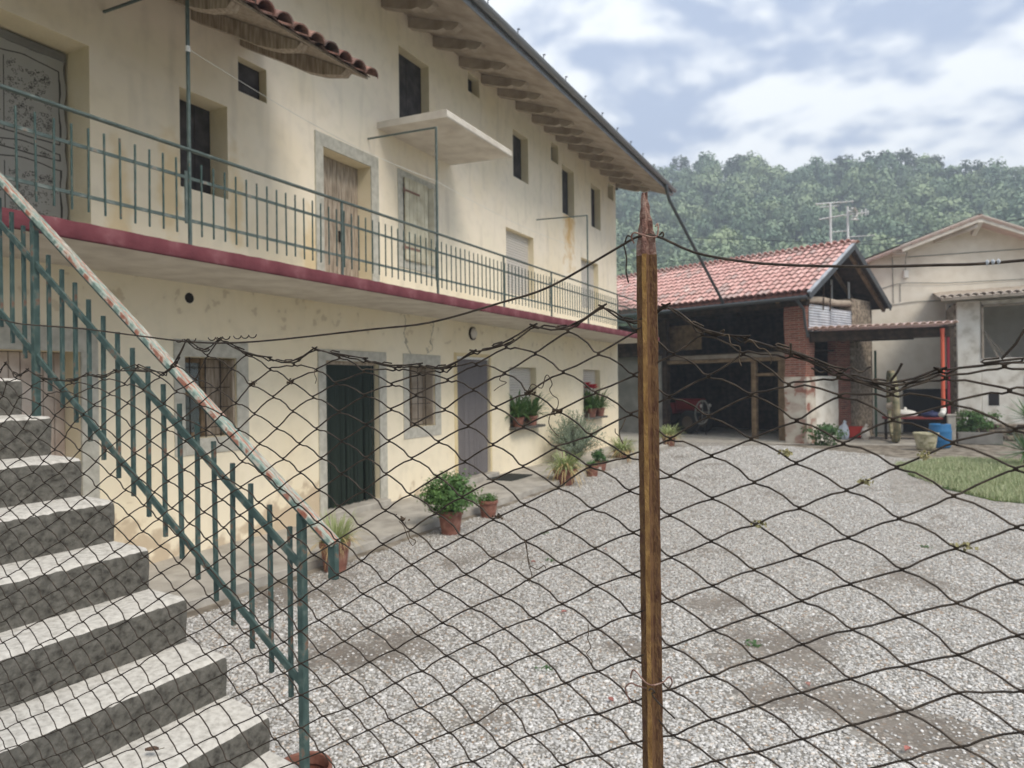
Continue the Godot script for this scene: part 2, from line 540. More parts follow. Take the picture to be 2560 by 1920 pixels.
func _ready() -> void:
	rng.seed = 7
	# camera: level, 26.7 degrees left of the facade's direction, rolled by 0.7 degrees; a phone's lens focused on the fence
	var yaw := deg_to_rad(26.7)
	var fw := Vector3(cos(yaw), 0, -sin(yaw))
	var rt := Vector3(sin(yaw), 0, cos(yaw))
	var roll := 0.0125
	var cam := Camera3D.new()
	cam.name = "camera"
	add_child(cam)
	cam.transform = Transform3D(Basis(rt * cos(roll) - Vector3.UP * sin(roll), rt * sin(roll) + Vector3.UP * cos(roll), -fw), Vector3(0, 1.85, 0))
	var lens := CameraAttributesPhysical.new()
	lens.frustum_focal_length = 12.0 / (829.5 / 1534.0)
	lens.frustum_focus_distance = 1.25
	lens.frustum_near = 0.05
	lens.frustum_far = 1500.0
	lens.exposure_aperture = 7.0
	cam.attributes = lens
	cam.fov = rad_to_deg(2.0 * atan(829.5 / 1534.0))
	cam.near = 0.05
	cam.far = 1500.0
	cam.current = true

	# sky, sun, exposure
	var env := Environment.new()
	env.background_mode = Environment.BG_SKY
	env.sky = Sky.new()
	env.sky.sky_material = cloudy_sky()
	env.tonemap_mode = Environment.TONE_MAPPER_LINEAR
	env.tonemap_exposure = 2.1
	env.fog_enabled = true
	env.fog_density = 0.0021
	env.fog_light_color = C(212, 224, 238)
	env.sdfgi_enabled = true
	env.ssao_enabled = true
	env.ssil_enabled = true
	var world := WorldEnvironment.new()
	world.name = "world"
	world.environment = env
	add_child(world)
	var sun := DirectionalLight3D.new()
	sun.name = "sun"
	sun.light_color = Color(1.0, 0.96, 0.90)
	sun.light_energy = 0.5
	sun.light_angular_distance = 26.0
	sun.shadow_enabled = true
	add_child(sun)
	sun.look_at_from_position(Vector3(-0.28, 0.78, 0.58) * 50.0, Vector3.ZERO)

	materials()
	ground()
	hill()
	farmhouse()
	staircase()
	barn()
	lean_to()
	back_buildings()
	cables_and_antennas()
	plants()
	yard_things()
	forest()
	fence()
	pebbles()


func cloudy_sky() -> PanoramaSkyMaterial:
	var w := 2048
	var h := 1024
	var im := Image.create(w, h, false, Image.FORMAT_RGBAF)
	var n1 := fbm(0.9, 6, 71)
	var n2 := fbm(3.0, 5, 72)
	var n3 := fbm(0.4, 3, 73)
	im.fill(Color(0.40, 0.46, 0.545, 1.0))
	for j in h / 2 + 8:
		var el := PI * (0.5 - (j + 0.5) / h)
		for i in w:
			var az := TAU * ((i + 0.5) / w - 0.5)
			var d := Vector3(sin(az) * cos(el), sin(el), -cos(az) * cos(el))
			var y := maxf(d.y, 0.0)
			var q := Vector3(d.x, 0, d.z) / (y + 0.22)
			var wx := n3.get_noise_2d(q.x, q.z) * 0.9
			var c := n1.get_noise_2d(q.x * 1.0 + wx, q.z * 1.5 - wx) * 0.75 + n2.get_noise_2d(q.x * 1.2 + wx, q.z * 1.7) * 0.5
			var t := clampf(0.60 + c * 1.8, 0.0, 1.0)
			t = t * t * (3.0 - 2.0 * t)
			var dark := Color(0.27, 0.325, 0.435)
			var bright := Color(0.60, 0.625, 0.65)
			var col := dark.lerp(bright, t)
			col = col.lerp(Color(0.40, 0.46, 0.545), clampf(1.0 - y / 0.28, 0.0, 1.0) * 0.45)
			im.set_pixel(i, j, Color(col.r, col.g, col.b, 1.0))
	var m := PanoramaSkyMaterial.new()
	m.panorama = ImageTexture.create_from_image(im)
	return m


# ---------------------------------------------------------------- ground
func sheet(called: String, pts: Array, y: float, m: Material) -> MeshInstance3D:
	var poly := PackedVector2Array(pts)
	var id := Geometry2D.triangulate_polygon(poly) if poly.size() <= 5 else PackedInt32Array()
	if id.is_empty():                # a wide, ragged patch: a fan about its middle
		var mid := Vector2.ZERO
		for p in poly: mid += p / poly.size()
		for k in poly.size():
			id.append_array(PackedInt32Array([k, (k + 1) % poly.size(), poly.size()]))
		poly.append(mid)
	var v := PackedVector3Array()
	var n := PackedVector3Array()
	var uv := PackedVector2Array()
	var ix := PackedInt32Array()
	for p in poly:
		v.append(Vector3(p.x, y, p.y))
		n.append(Vector3.UP)
		uv.append(Vector2((p.x + 2.0) / 28.0, (p.y + 7.0) / 28.0))
	for k in range(0, id.size(), 3):
		var a := id[k]
		var b := id[k + 1]
		var c := id[k + 2]
		if (v[c] - v[a]).cross(v[b] - v[a]).y < 0:
			ix.append_array(PackedInt32Array([a, c, b]))
		else:
			ix.append_array(PackedInt32Array([a, b, c]))
	var s := []
	s.resize(Mesh.ARRAY_MAX)
	s[Mesh.ARRAY_VERTEX] = v
	s[Mesh.ARRAY_NORMAL] = n
	s[Mesh.ARRAY_TEX_UV] = uv
	s[Mesh.ARRAY_TEX_UV2] = uv
	s[Mesh.ARRAY_INDEX] = ix
	var me := ArrayMesh.new()
	me.add_surface_from_arrays(Mesh.PRIMITIVE_TRIANGLES, s)
	me.surface_set_material(0, m)
	var o := put(self, called, me)
	o.set_meta("kind", "structure")
	return o


func ragged(pts: Array, amount: float, step: float, sd: int) -> Array:
	var r := RandomNumberGenerator.new()
	r.seed = sd
	var out := []
	for i in pts.size():
		var a: Vector2 = pts[i]
		var b: Vector2 = pts[(i + 1) % pts.size()]
		var k := maxi(1, int(a.distance_to(b) / step))
		for j in k:
			var p := a.lerp(b, float(j) / k)
			out.append(p + Vector2(r.randf_range(-amount, amount), r.randf_range(-amount, amount)))
	return out


func ground() -> void:
	sheet("ground", [Vector2(-500, -500), Vector2(500, -500), Vector2(500, 500), Vector2(-500, 500)], -0.012, M.meadow)
	sheet("yard_earth", [Vector2(-7, -6.5), Vector2(40, -9), Vector2(40, 14), Vector2(-7, 14)], -0.006, M.dirt)
	sheet("gravel_courtyard", ragged([Vector2(-6.5, -6.3), Vector2(23.0, -6.6), Vector2(21.8, -2.4), Vector2(20.2, -0.6), Vector2(19.2, 0.5), Vector2(18.4, 2.0), Vector2(18.2, 13.5), Vector2(-6.5, 13.5)], 0.12, 0.6, 3), 0.0, M.gravel)
	sheet("concrete_apron", [Vector2(21.9, -7.6), Vector2(24.6, -8.6), Vector2(26.6, -2.6), Vector2(25.5, 2.2), Vector2(22.6, 1.4), Vector2(21.95, -2.3)], 0.004, M.concrete)
	# walkway along the house, with its worn edge
	var b := B.new()
	var walk := func(s: float, t: float) -> Vector3:
		var x := lerpf(2.7, 19.6, s)
		var w := 0.018 * sin(x * 5.1) + 0.012 * sin(x * 13.7)
		var prof := [Vector2(-6.4, 0.112), Vector2(-5.30, 0.110), Vector2(-5.04, 0.108), Vector2(-5.012, 0.106), Vector2(-5.0, 0.098)]
		var q: Vector2 = prof[int(round(t * 4.0))]
		return Vector3(x, q.y + (0.004 * sin(x * 9.0) if t < 0.9 else 0.0), q.x + (w if t > 0.1 else 0.0))
	b.grid(walk, 120, 4)
	b.quad(Vector3(2.7, 0, WZ), Vector3(2.7, 0.11, WZ), Vector3(2.7, 0.10, -5.0), Vector3(2.7, 0, -5.0))
	b.quad(Vector3(19.6, 0, WZ), Vector3(19.6, 0.11, WZ), Vector3(19.6, 0.10, -5.0), Vector3(19.6, 0, -5.0))
	var lip := func(s: float, t: float) -> Vector3:
		var x := lerpf(2.7, 19.6, s)
		var w := 0.018 * sin(x * 5.1) + 0.012 * sin(x * 13.7)
		return Vector3(x, lerpf(0.098 + 0.004 * sin(x * 9.0), -0.01, t), -5.0 + w + 0.006 * sin(x * 31.0) * t)
	b.grid(lip, 120, 2)
	var k := put(self, "walkway", b.mesh(M.concrete))
	k.set_meta("kind", "structure")
	# a lower, broken strip of concrete in front of it
	var c := B.new()
	var strip := func(s: float, t: float) -> Vector3:
		var x := lerpf(3.4, 12.5, s)
		var e := 0.05 + 0.03 * sin(x * 2.3) + 0.03 * sin(x * 7.9)
		return Vector3(x, [0.022, 0.018, 0.0][int(round(t * 2.0))], [-4.99, -4.98 + e, -4.96 + e][int(round(t * 2.0))])
	c.grid(strip, 90, 2)
	var k2 := put(self, "walkway_footing", c.mesh(M.dirt))
	k2.set_meta("kind", "structure")
	# the lawn on the right of the courtyard
	var lawn := [Vector2(15.3, 0.75), Vector2(17.3, 0.45), Vector2(19.0, 1.6), Vector2(19.0, 8.0), Vector2(12.4, 8.0), Vector2(12.7, 1.75), Vector2(13.6, 1.25)]
	sheet("lawn", ragged(lawn, 0.10, 0.3, 4), 0.008, M.meadow)
	var blade := B.new()
	for k3 in 5:
		var a := k3 * 2.4
		var lean := Vector3(cos(a), 0, sin(a)) * 0.03
		var side := Vector3(-sin(a), 0, cos(a)) * 0.007
		var o := Vector3(cos(a * 1.7), 0, sin(a * 1.7)) * 0.02
		blade.face(o - side, o + side, o + lean + Vector3(0, 0.05 + 0.012 * k3, 0))
	var poly := PackedVector2Array(lawn)
	var places := []
	var cols := []
	var n := fbm(0.9, 3, 81)
	while places.size() < 14000:
		var p := Vector2(rng.randf_range(12.2, 19.2), rng.randf_range(0.2, 5.2))
		if Geometry2D.is_point_in_polygon(p, poly) and n.get_noise_2d(p.x, p.y) > rng.randf_range(-0.75, 0.15):
			places.append(Transform3D(Basis(Vector3.UP, rng.randf() * TAU) * rng.randf_range(0.6, 1.3), Vector3(p.x, 0.006, p.y)))
			cols.append(lin(0.10, 0.15, 0.045).lerp(lin(0.22, 0.22, 0.09), rng.randf()))
	copies(self, "lawn_grass", blade.mesh(M.leaf_tint), places, cols)
	tag(get_node("lawn_grass"), "short patchy grass of the lawn at the right edge of the courtyard", "grass")
	# weeds in the gravel
	var tuft := 0
	for q in [[5.2, -0.75], [3.5, -0.35], [6.8, -3.0], [9.0, 0.55], [4.2, -1.9], [8.0, -3.6]]:
		var st := B.new()
		for m in 26:
			var a := rng.randf() * TAU
			var l := rng.randf_range(0.012, 0.035)
			var p0 := Vector3(rng.randf_range(-0.05, 0.05), 0, rng.randf_range(-0.05, 0.05))
			var d := Vector3(cos(a), 0.5, sin(a)) * l
			var s := Vector3(-sin(a), 0, cos(a)) * 0.008
			st.quad(p0 - s, p0 + d * 0.6 - s * 1.2, p0 + d, p0 + s)
		var o := put(self, "weed", st.mesh(M.leaf_dark), Vector3(q[0], 0.002, q[1]))
		tag(o, ["small weed in the gravel nearest the bare earth patch", "low weed in the near gravel beside the fence post", "weed in the gravel before the leafy potted bush", "weed far out in the open gravel", "weed in the gravel next to the green stair railing", "tiny weed in the gravel below the purple-grey curtain"][tuft], "weed", "weeds in the gravel")
		tuft += 1


func pebbles() -> void:
	# loose pebbles where the courtyard is near enough to tell them apart
	var meshes := []
	for k in 3:
		var b := B.new()
		var g := RandomNumberGenerator.new()
		g.seed = 90 + k
		var ring := []
		for i in 6:
			ring.append(Vector3(cos(TAU * i / 6.0) * g.randf_range(0.8, 1.15), g.randf_range(-0.1, 0.2), sin(TAU * i / 6.0) * g.randf_range(0.65, 0.95)))
		var top := b.pt(Vector3(g.randf_range(-0.2, 0.2), 0.55, g.randf_range(-0.2, 0.2)))
		var ids := []
		for p in ring:
			ids.append(b.pt(p))
		var low := []
		for p in ring:
			low.append(b.pt(Vector3(p.x * 0.7, -0.45, p.z * 0.7)))
		for i in 6:
			b.tri(top, ids[i], ids[(i + 1) % 6])
			b.tri(ids[i], low[i], ids[(i + 1) % 6])
			b.tri(ids[(i + 1) % 6], low[i], low[(i + 1) % 6])
		meshes.append(b.mesh(M.tint))
	var places := [[], [], []]
	var cols := [[], [], []]
	var yaw := deg_to_rad(26.7)
	var fw := Vector3(cos(yaw), 0, -sin(yaw))
	var rt := Vector3(sin(yaw), 0, cos(yaw))
	var tries := 0
	while tries < 350000:
		tries += 1
		var u := rng.randf()
		var d := 1.7 + 18.5 * pow(u, 1.6)
		var p := fw * d + rt * (rng.randf_range(-0.62, 1.15) * d)
		if p.z < -4.95 or p.x < 0.95 or (p.x < 2.12 and p.z < -0.9):
			continue
		var bare := patch(p.x, p.z)
		if rng.randf() < clampf((bare - 0.20) * 3.2, 0.0, 0.88):
			continue
		var r := rng.randf_range(0.0055, 0.013) * (1.0 if rng.randf() < 0.96 else 1.7)
		if d > 8.0:
			r *= 1.0 + (d - 8.0) * 0.07
		if p.x > 21.6 - maxf(0.0, p.z + 2.4) * 0.8 or (p.z > 0.3 and p.x > 12.0):
			continue
		var k := tries % 3
		var t := Basis(Vector3.UP, rng.randf() * TAU) * Basis(Vector3.RIGHT, rng.randf_range(-0.5, 0.5))
		places[k].append(Transform3D(t.scaled(Vector3(r, r * rng.randf_range(0.6, 1.0), r)), Vector3(p.x, r * 0.35, p.z)))
		var g := rng.randf()
		cols[k].append(lin(0.60, 0.58, 0.55).lerp(lin(0.11, 0.105, 0.097), pow(g, 0.62)) if rng.randf() < 0.93 else lin(0.34, 0.27, 0.21))
	for k in 3:
		var o := copies(self, "gravel_pebbles", meshes[k], places[k], cols[k])
		tag(o, ["loose pale pebbles lying over the courtyard gravel", "loose grey pebbles lying over the courtyard gravel", "loose mixed pebbles lying over the courtyard gravel"][k], "gravel")


# ---------------------------------------------------------------- farmhouse
# openings of the facade: x0, x1, y0, y1
const HOLES := {
	"ornate": [2.75, 4.12, 3.085, 5.02], "win1": [5.08, 5.70, 3.96, 5.0], "hole1": [5.86, 6.29, 5.24, 5.64],
	"door1": [7.25, 8.26, 3.085, 5.01], "shut": [9.05, 9.88, 3.8, 5.06], "attic": [8.99, 9.83, 5.715, 7.08],
	"hole2": [11.11, 11.53, 7.15, 7.50], "w1": [12.90, 13.62, 6.07, 7.04], "hole3": [14.85, 15.27, 6.93, 7.36],
	"w2": [15.48, 16.24, 5.87, 7.02], "w3": [17.43, 18.15, 5.93, 7.05], "hole4": [18.78, 19.26, 6.98, 7.42],
	"roll1": [12.54, 13.84, 3.66, 4.97], "roll2": [16.66, 17.91, 3.74, 5.0],
	"doorl": [2.75, 4.0, 0.20, 2.19], "winl": [5.10, 5.78, 1.31, 2.18], "green": [7.25, 8.39, 0.20, 2.19],
	"win2": [9.15, 9.89, 1.19, 2.16], "grey": [10.60, 11.78, 0.20, 2.35], "win3": [12.61, 13.89, 0.98, 2.19], "win4": [16.70, 17.95, 0.98, 2.19],
}


func wall_with_holes(b: B, x0: float, x1: float, y0: float, y1: float, holes: Array) -> void:
	var xs := [x0, x1]
	var ys := [y0, y1]
	for h in holes:
		for e in [h[0], h[1]]:
			if e > x0 and e < x1: xs.append(e)
		for e in [h[2], h[3]]:
			if e > y0 and e < y1: ys.append(e)
	xs.sort()
	ys.sort()
	for i in xs.size() - 1:
		for j in ys.size() - 1:
			var m := Vector2((xs[i] + xs[i + 1]) / 2.0, (ys[j] + ys[j + 1]) / 2.0)
			var open := false
			for h in holes:
				if m.x > h[0] and m.x < h[1] and m.y > h[2] and m.y < h[3]:
					open = true
			if open or xs[i + 1] - xs[i] < 1e-4 or ys[j + 1] - ys[j] < 1e-4:
				continue
			var t := func(x: float, y: float) -> Vector2: return Vector2((x + 0.5) / 20.0, 1.0 - y / 8.2)
			b.quad(Vector3(xs[i], ys[j], WZ), Vector3(xs[i], ys[j + 1], WZ), Vector3(xs[i + 1], ys[j + 1], WZ), Vector3(xs[i + 1], ys[j], WZ), t.call(xs[i], ys[j]), t.call(xs[i], ys[j + 1]), t.call(xs[i + 1], ys[j + 1]), t.call(xs[i + 1], ys[j]))


# the four cheeks of an opening, depth deep
func cheeks(b: B, h: Array, depth: float) -> void:
	var z := WZ - depth
	b.quad(Vector3(h[0], h[2], WZ), Vector3(h[0], h[3], WZ), Vector3(h[0], h[3], z), Vector3(h[0], h[2], z))
	b.quad(Vector3(h[1], h[2], z), Vector3(h[1], h[3], z), Vector3(h[1], h[3], WZ), Vector3(h[1], h[2], WZ))
	b.quad(Vector3(h[0], h[3], WZ), Vector3(h[1], h[3], WZ), Vector3(h[1], h[3], z), Vector3(h[0], h[3], z))
	b.quad(Vector3(h[0], h[2], z), Vector3(h[1], h[2], z), Vector3(h[1], h[2], WZ), Vector3(h[0], h[2], WZ))


# a band around an opening: outer rectangle o, inner rectangle h, standing proud of the wall; without a foot where the outer one ends at the inner one's foot
func surround(o: Array, h: Array, proud: float) -> B:
	var b := B.new()
	var z0 := WZ - 0.004
	var z1 := WZ + proud
	b.cbox(Vector3((o[0] + h[0]) / 2.0, (o[2] + h[3]) / 2.0, (z0 + z1) / 2.0), Vector3(h[0] - o[0], h[3] - o[2], z1 - z0), 0.003)
	b.cbox(Vector3((o[1] + h[1]) / 2.0, (o[2] + h[3]) / 2.0, (z0 + z1) / 2.0), Vector3(o[1] - h[1], h[3] - o[2], z1 - z0), 0.003)
	b.cbox(Vector3((o[0] + o[1]) / 2.0, (o[3] + h[3]) / 2.0, (z0 + z1) / 2.0), Vector3(o[1] - o[0], o[3] - h[3], z1 - z0), 0.003)
	if h[2] - o[2] > 0.02:
		b.cbox(Vector3((h[0] + h[1]) / 2.0, (o[2] + h[2]) / 2.0, (z0 + z1) / 2.0), Vector3(h[1] - h[0], h[2] - o[2], z1 - z0), 0.003)
	return b


func coppo(length: float, r0: float, r1: float, sides := 8, thick := 0.014) -> B:
	# a half-round roof tile along +z, hump up
	var b := B.new()
	var f := func(s: float, t: float) -> Vector3:
		var shell := s < 0.5
		var q := s * 2.0 if shell else (1.0 - s) * 2.0
		var a := PI * q
		var r := lerpf(r0, r1, t) - (0.0 if shell else thick)
		return Vector3(-cos(a) * r, sin(a) * r * 0.8, t * length)
	b.grid(f, sides * 2 + 1, 1)
	for t in [0.0, 1.0]:
		for k in sides:
			var a0 := PI * k / sides
			var a1 := PI * (k + 1) / sides
			var r := lerpf(r0, r1, t)
			b.quad(Vector3(-cos(a0) * r, sin(a0) * r * 0.8, t * length), Vector3(-cos(a1) * r, sin(a1) * r * 0.8, t * length), Vector3(-cos(a1) * (r - thick), sin(a1) * (r - thick) * 0.8, t * length), Vector3(-cos(a0) * (r - thick), sin(a0) * (r - thick) * 0.8, t * length))
	return b


# a strand curtain hanging in a doorway
func curtain(h: Array, z: float, m: Material, strands: int, fold: float, sd: int) -> Array:
	var r := RandomNumberGenerator.new()
	r.seed = sd
	var b := B.new()
	var w: float = (h[1] - h[0] - 0.02) / strands
	for k in strands:
		var x: float = h[0] + 0.01 + w * (k + 0.5)
		var off := fold * sin(k * 0.9 + r.randf()) + r.randf_range(-0.006, 0.006)
		var tw := r.randf_range(-0.5, 0.5)
		var pts := func(s: float, t: float) -> Vector3:
			var y: float = lerpf(h[3] - 0.05, h[2] + 0.012, t)
			var a := (s - 0.5) * w * 1.12
			return Vector3(x + a * cos(tw * t), y, z + off * (0.3 + 0.7 * t) + a * sin(tw + 1.2 * tw * t) + 0.25 * w * cos((s - 0.5) * 5.0))
		b.grid(pts, 2, 6)
	var rail := B.new()
	rail.cbox(Vector3((h[0] + h[1]) / 2.0, h[3] - 0.025, z), Vector3(h[1] - h[0] - 0.006, 0.045, 0.03), 0.004)
	return [b.mesh(m), rail]


func railing_bar(x: float, y0: float, y1: float, z: float, w: float) -> B:
	var b := B.new()
	b.cbox(Vector3(x, (y0 + y1) / 2.0, z), Vector3(w, y1 - y0, w), 0.0015)
	return b


func farmhouse() -> void:
	var t := thing("farmhouse", "long cream plastered farmhouse with a balcony along its upper floor and a wide eave", "house", Vector3(9.5, 0, WZ))
	var b := B.new()
	b.use_uv = true
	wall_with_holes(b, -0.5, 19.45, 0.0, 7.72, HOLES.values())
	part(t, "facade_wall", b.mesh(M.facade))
	var depth := {"ornate": 0.38, "win1": 0.28, "hole1": 0.12, "door1": 0.24, "shut": 0.16, "attic": 0.16, "hole2": 0.16, "w1": 0.17, "hole3": 0.16, "w2": 0.17, "w3": 0.17, "hole4": 0.16, "roll1": 0.14, "roll2": 0.14, "doorl": 0.24, "winl": 0.24, "green": 0.16, "win2": 0.24, "grey": 0.12, "win3": 0.15, "win4": 0.15}
	for k in HOLES:
		var ch := B.new()
		cheeks(ch, HOLES[k], depth[k])
		part(t, "door_reveal" if HOLES[k][2] < 0.5 or k == "ornate" or k == "door1" else "window_reveal", ch.mesh(M.reveal))
	# the other walls, and dark sheets standing in for unlit rooms behind the openings
	var o := B.new()
	o.quad(Vector3(19.45, 0, WZ), Vector3(19.45, 7.72, WZ), Vector3(19.45, 7.72, -15), Vector3(19.45, 0, -15))
	o.face(Vector3(19.45, 7.72, WZ), Vector3(19.45, 9.2, -10.7), Vector3(19.45, 7.72, -15))
	o.quad(Vector3(-0.5, 0, WZ), Vector3(-0.5, 7.72, WZ), Vector3(-0.5, 7.72, -15), Vector3(-0.5, 0, -15))
	o.face(Vector3(-0.5, 7.72, WZ), Vector3(-0.5, 9.2, -10.7), Vector3(-0.5, 7.72, -15))
	o.quad(Vector3(-0.5, 0, -15), Vector3(-0.5, 7.72, -15), Vector3(19.45, 7.72, -15), Vector3(19.45, 0, -15))
	part(t, "end_wall", o.mesh(M.plaster))
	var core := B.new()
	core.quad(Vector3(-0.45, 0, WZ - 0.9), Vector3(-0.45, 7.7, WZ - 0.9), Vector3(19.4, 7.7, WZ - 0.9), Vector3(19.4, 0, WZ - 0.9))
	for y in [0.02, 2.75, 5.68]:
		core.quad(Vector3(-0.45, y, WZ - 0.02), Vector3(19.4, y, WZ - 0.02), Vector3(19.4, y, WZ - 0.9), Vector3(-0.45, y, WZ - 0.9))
	part(t, "inner_wall", core.mesh(M.unlit_void))
	# bare window openings; their unlit insides are painted as dark boards
	for k in ["win1", "hole1", "attic", "hole2", "w1", "hole3", "w2", "w3", "hole4"]:
		var h: Array = HOLES[k]
		var z: float = WZ - depth[k]
		var wdw := B.new()
		var nb := maxi(2, int((h[1] - h[0]) / 0.17))
		for i in nb:
			var x0: float = lerpf(h[0], h[1], float(i) / nb)
			var x1: float = lerpf(h[0], h[1], float(i + 1) / nb)
			wdw.cbox(Vector3((x0 + x1) / 2.0, (h[2] + h[3]) / 2.0, z - 0.012 - 0.004 * (i % 2)), Vector3(x1 - x0 - 0.004, h[3] - h[2], 0.024), 0.003)
		part(t, "window", wdw.mesh(M.dark_board))
	# stone surrounds
	part(t, "door_surround", surround([7.10, 8.43, 3.085, 5.18], HOLES.door1, 0.02).mesh(M.stone_frame))
	part(t, "door_surround", surround([7.11, 8.56, 0.11, 2.34], HOLES.green, 0.02).mesh(M.stone_frame))
	part(t, "door_surround", surround([2.55, 4.16, 0.11, 2.41], HOLES.doorl, 0.02).mesh(M.stone_frame))
	part(t, "door_surround", surround([10.50, 11.84, 0.11, 2.41], HOLES.grey, 0.008).mesh(M.plaster))
	part(t, "window_surround", surround([8.92, 10.0, 3.66, 5.17], HOLES.shut, 0.012).mesh(M.stone_frame))
	part(t, "window_surround", surround([4.97, 5.95, 1.14, 2.36], HOLES.winl, 0.012).mesh(M.stone_frame))
	part(t, "window_surround", surround([9.0, 10.06, 1.02, 2.34], HOLES.win2, 0.012).mesh(M.stone_frame))
	for h in [HOLES.doorl, HOLES.green, HOLES.grey]:
		var s := B.new()
		s.cbox(Vector3((h[0] + h[1]) / 2.0, 0.152, WZ + 0.02), Vector3(h[1] - h[0] + 0.1, 0.1, 0.30), 0.012)
		part(t, "door_step", s.mesh(M.concrete))
	for h in [HOLES.win3, HOLES.win4]:
		var s := B.new()
		s.cbox(Vector3((h[0] + h[1]) / 2.0, h[2] - 0.022, WZ + 0.02), Vector3(h[1] - h[0] + 0.08, 0.05, 0.34), 0.008)
		part(t, "window_sill", s.mesh(M.riser))
	# the old plank door on the balcony: two leaves of narrow boards
	var d1 := B.new()
	d1.span(Vector3(7.25, 3.085, WZ - 0.275), Vector3(8.26, 5.01, WZ - 0.255))
	var door := part(t, "balcony_door", d1.mesh(M.dark_board))
	for k in 11:
		var x := 7.25 + 1.01 * (k + 0.5) / 11.0
		var pl := B.new()
		var gap := 0.010 if k == 5 else 0.005
		pl.cbox(Vector3(x, 4.047 + rng.randf_range(-0.004, 0.004), WZ - 0.240 - rng.randf() * 0.006), Vector3(1.01 / 11.0 - gap, 1.915, 0.026), 0.004)
		put(door, "plank", pl.mesh(M.wood_old))
	var lk := B.new()
	lk.cbox(Vector3(7.83, 3.95, WZ - 0.218), Vector3(0.035, 0.16, 0.02), 0.004)
	lk.tube([Vector3(7.83, 4.0, WZ - 0.21), Vector3(7.83, 4.0, WZ - 0.16), Vector3(7.76, 4.0, WZ - 0.155)], 0.009)
	put(door, "handle", lk.mesh(M.iron))
	# the pale shutter, its right leaf ajar
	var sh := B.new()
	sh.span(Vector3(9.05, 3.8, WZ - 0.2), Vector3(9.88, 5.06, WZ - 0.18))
	var shut := part(t, "window_shutter", sh.mesh(M.unlit_void))  # backing coloured dark like the unlit room behind
	for k in 6:
		var pl := B.new()
		pl.cbox(Vector3(9.06 + 0.104 * (k + 0.5), 4.43, WZ + 0.032 + 0.002 * (k % 2)), Vector3(0.099, 1.27, 0.028), 0.004)
		put(shut, "board", pl.mesh(M.shutter_wood))
	for k in 2:
		var pl := B.new()
		var ang := Basis(Vector3.UP, -0.9)
		pl.cbox(Vector3(9.86, 4.43, WZ + 0.05) + ang * Vector3(-0.05 - 0.1 * k, 0, 0), Vector3(0.098, 1.27, 0.028), 0.004, ang)
		put(shut, "board", pl.mesh(M.shutter_wood))
	for y in [4.86, 3.98]:
		var hg := B.new()
		hg.cbox(Vector3(9.24, y, WZ + 0.052), Vector3(0.40, 0.035, 0.008), 0.002)
		hg.tube([Vector3(9.03, y - 0.04, WZ + 0.045), Vector3(9.03, y + 0.04, WZ + 0.045)], 0.014, 8)
		put(shut, "hinge", hg.mesh(M.rust_pale))
	# roller shutters
	for q in [["roll1", 1.0], ["roll2", 1.0], ["win3", 0.62], ["win4", 0.66]]:
		var h: Array = HOLES[q[0]]
		var z: float = WZ - depth[q[0]]
		var bottom: float = lerpf(h[3], h[2], q[1])
		var rs := B.new()
		var n := int((h[3] - bottom) / 0.052)
		for i in n:
			var y: float = h[3] - 0.052 * (i + 0.5)
			var prof := func(s: float, tt: float) -> Vector3:
				return Vector3(lerpf(h[0], h[1], s), y - 0.026 + 0.049 * tt, z + 0.004 + 0.012 * sin(PI * tt))
			rs.grid(prof, 1, 4)
		rs.cbox(Vector3((h[0] + h[1]) / 2.0, bottom + 0.01, z + 0.01), Vector3(h[1] - h[0], 0.04, 0.022), 0.004)
		var r := part(t, "roller_shutter", rs.mesh(M.shutter_plastic))
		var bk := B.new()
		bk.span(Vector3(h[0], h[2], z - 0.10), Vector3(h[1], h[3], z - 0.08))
		put(r, "pane", bk.mesh(M.unlit_void))  # opaque sheet, its dark colour stands for the unlit room
		if q[1] < 0.9:
			var fr := B.new()
			for x in [h[0] + 0.03, (h[0] + h[1]) / 2.0, h[1] - 0.03]:
				fr.cbox(Vector3(x, (h[2] + bottom) / 2.0, z - 0.05), Vector3(0.06, bottom - h[2], 0.04), 0.004)
			fr.cbox(Vector3((h[0] + h[1]) / 2.0, h[2] + 0.03, z - 0.05), Vector3(h[1] - h[0], 0.06, 0.042), 0.004)
			put(r, "frame", fr.mesh(M.wood_tan))
	# the two ground-floor windows with frames, one behind bars and both with opened inner shutters
	for q in [["winl", 0.6], ["win2", 0.5]]:
		var h: Array = HOLES[q[0]]
		var z: float = WZ - depth[q[0]]
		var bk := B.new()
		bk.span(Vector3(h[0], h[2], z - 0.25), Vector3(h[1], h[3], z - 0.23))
		var w := part(t, "window", bk.mesh(M.unlit_void))  # back sheet coloured dark as the shade of the room
		var fr := B.new()
		var xm: float = lerpf(h[0], h[1], q[1])
		for x in [h[0] + 0.10, xm]:
			fr.cbox(Vector3(x, (h[2] + h[3]) / 2.0, z), Vector3(0.05, h[3] - h[2], 0.04), 0.004)
		for y in [h[2] + 0.03, h[3] - 0.03, lerpf(h[2], h[3], 0.55)]:
			fr.cbox(Vector3((h[0] + 0.1 + xm) / 2.0, y, z), Vector3(xm - h[0] - 0.16, 0.045, 0.036), 0.004)
		put(w, "frame", fr.mesh(M.wood_tan))
		var gl := B.new()
		gl.quad(Vector3(h[0] + 0.1, h[2], z - 0.005), Vector3(h[0] + 0.1, h[3], z - 0.005), Vector3(xm, h[3], z - 0.005), Vector3(xm, h[2], z - 0.005))
		put(w, "pane", gl.mesh(M.glass))
		var lf := B.new()
		lf.cbox(Vector3(h[1] - 0.02, (h[2] + h[3]) / 2.0, WZ - 0.12), Vector3(0.028, h[3] - h[2] - 0.04, 0.2), 0.004)
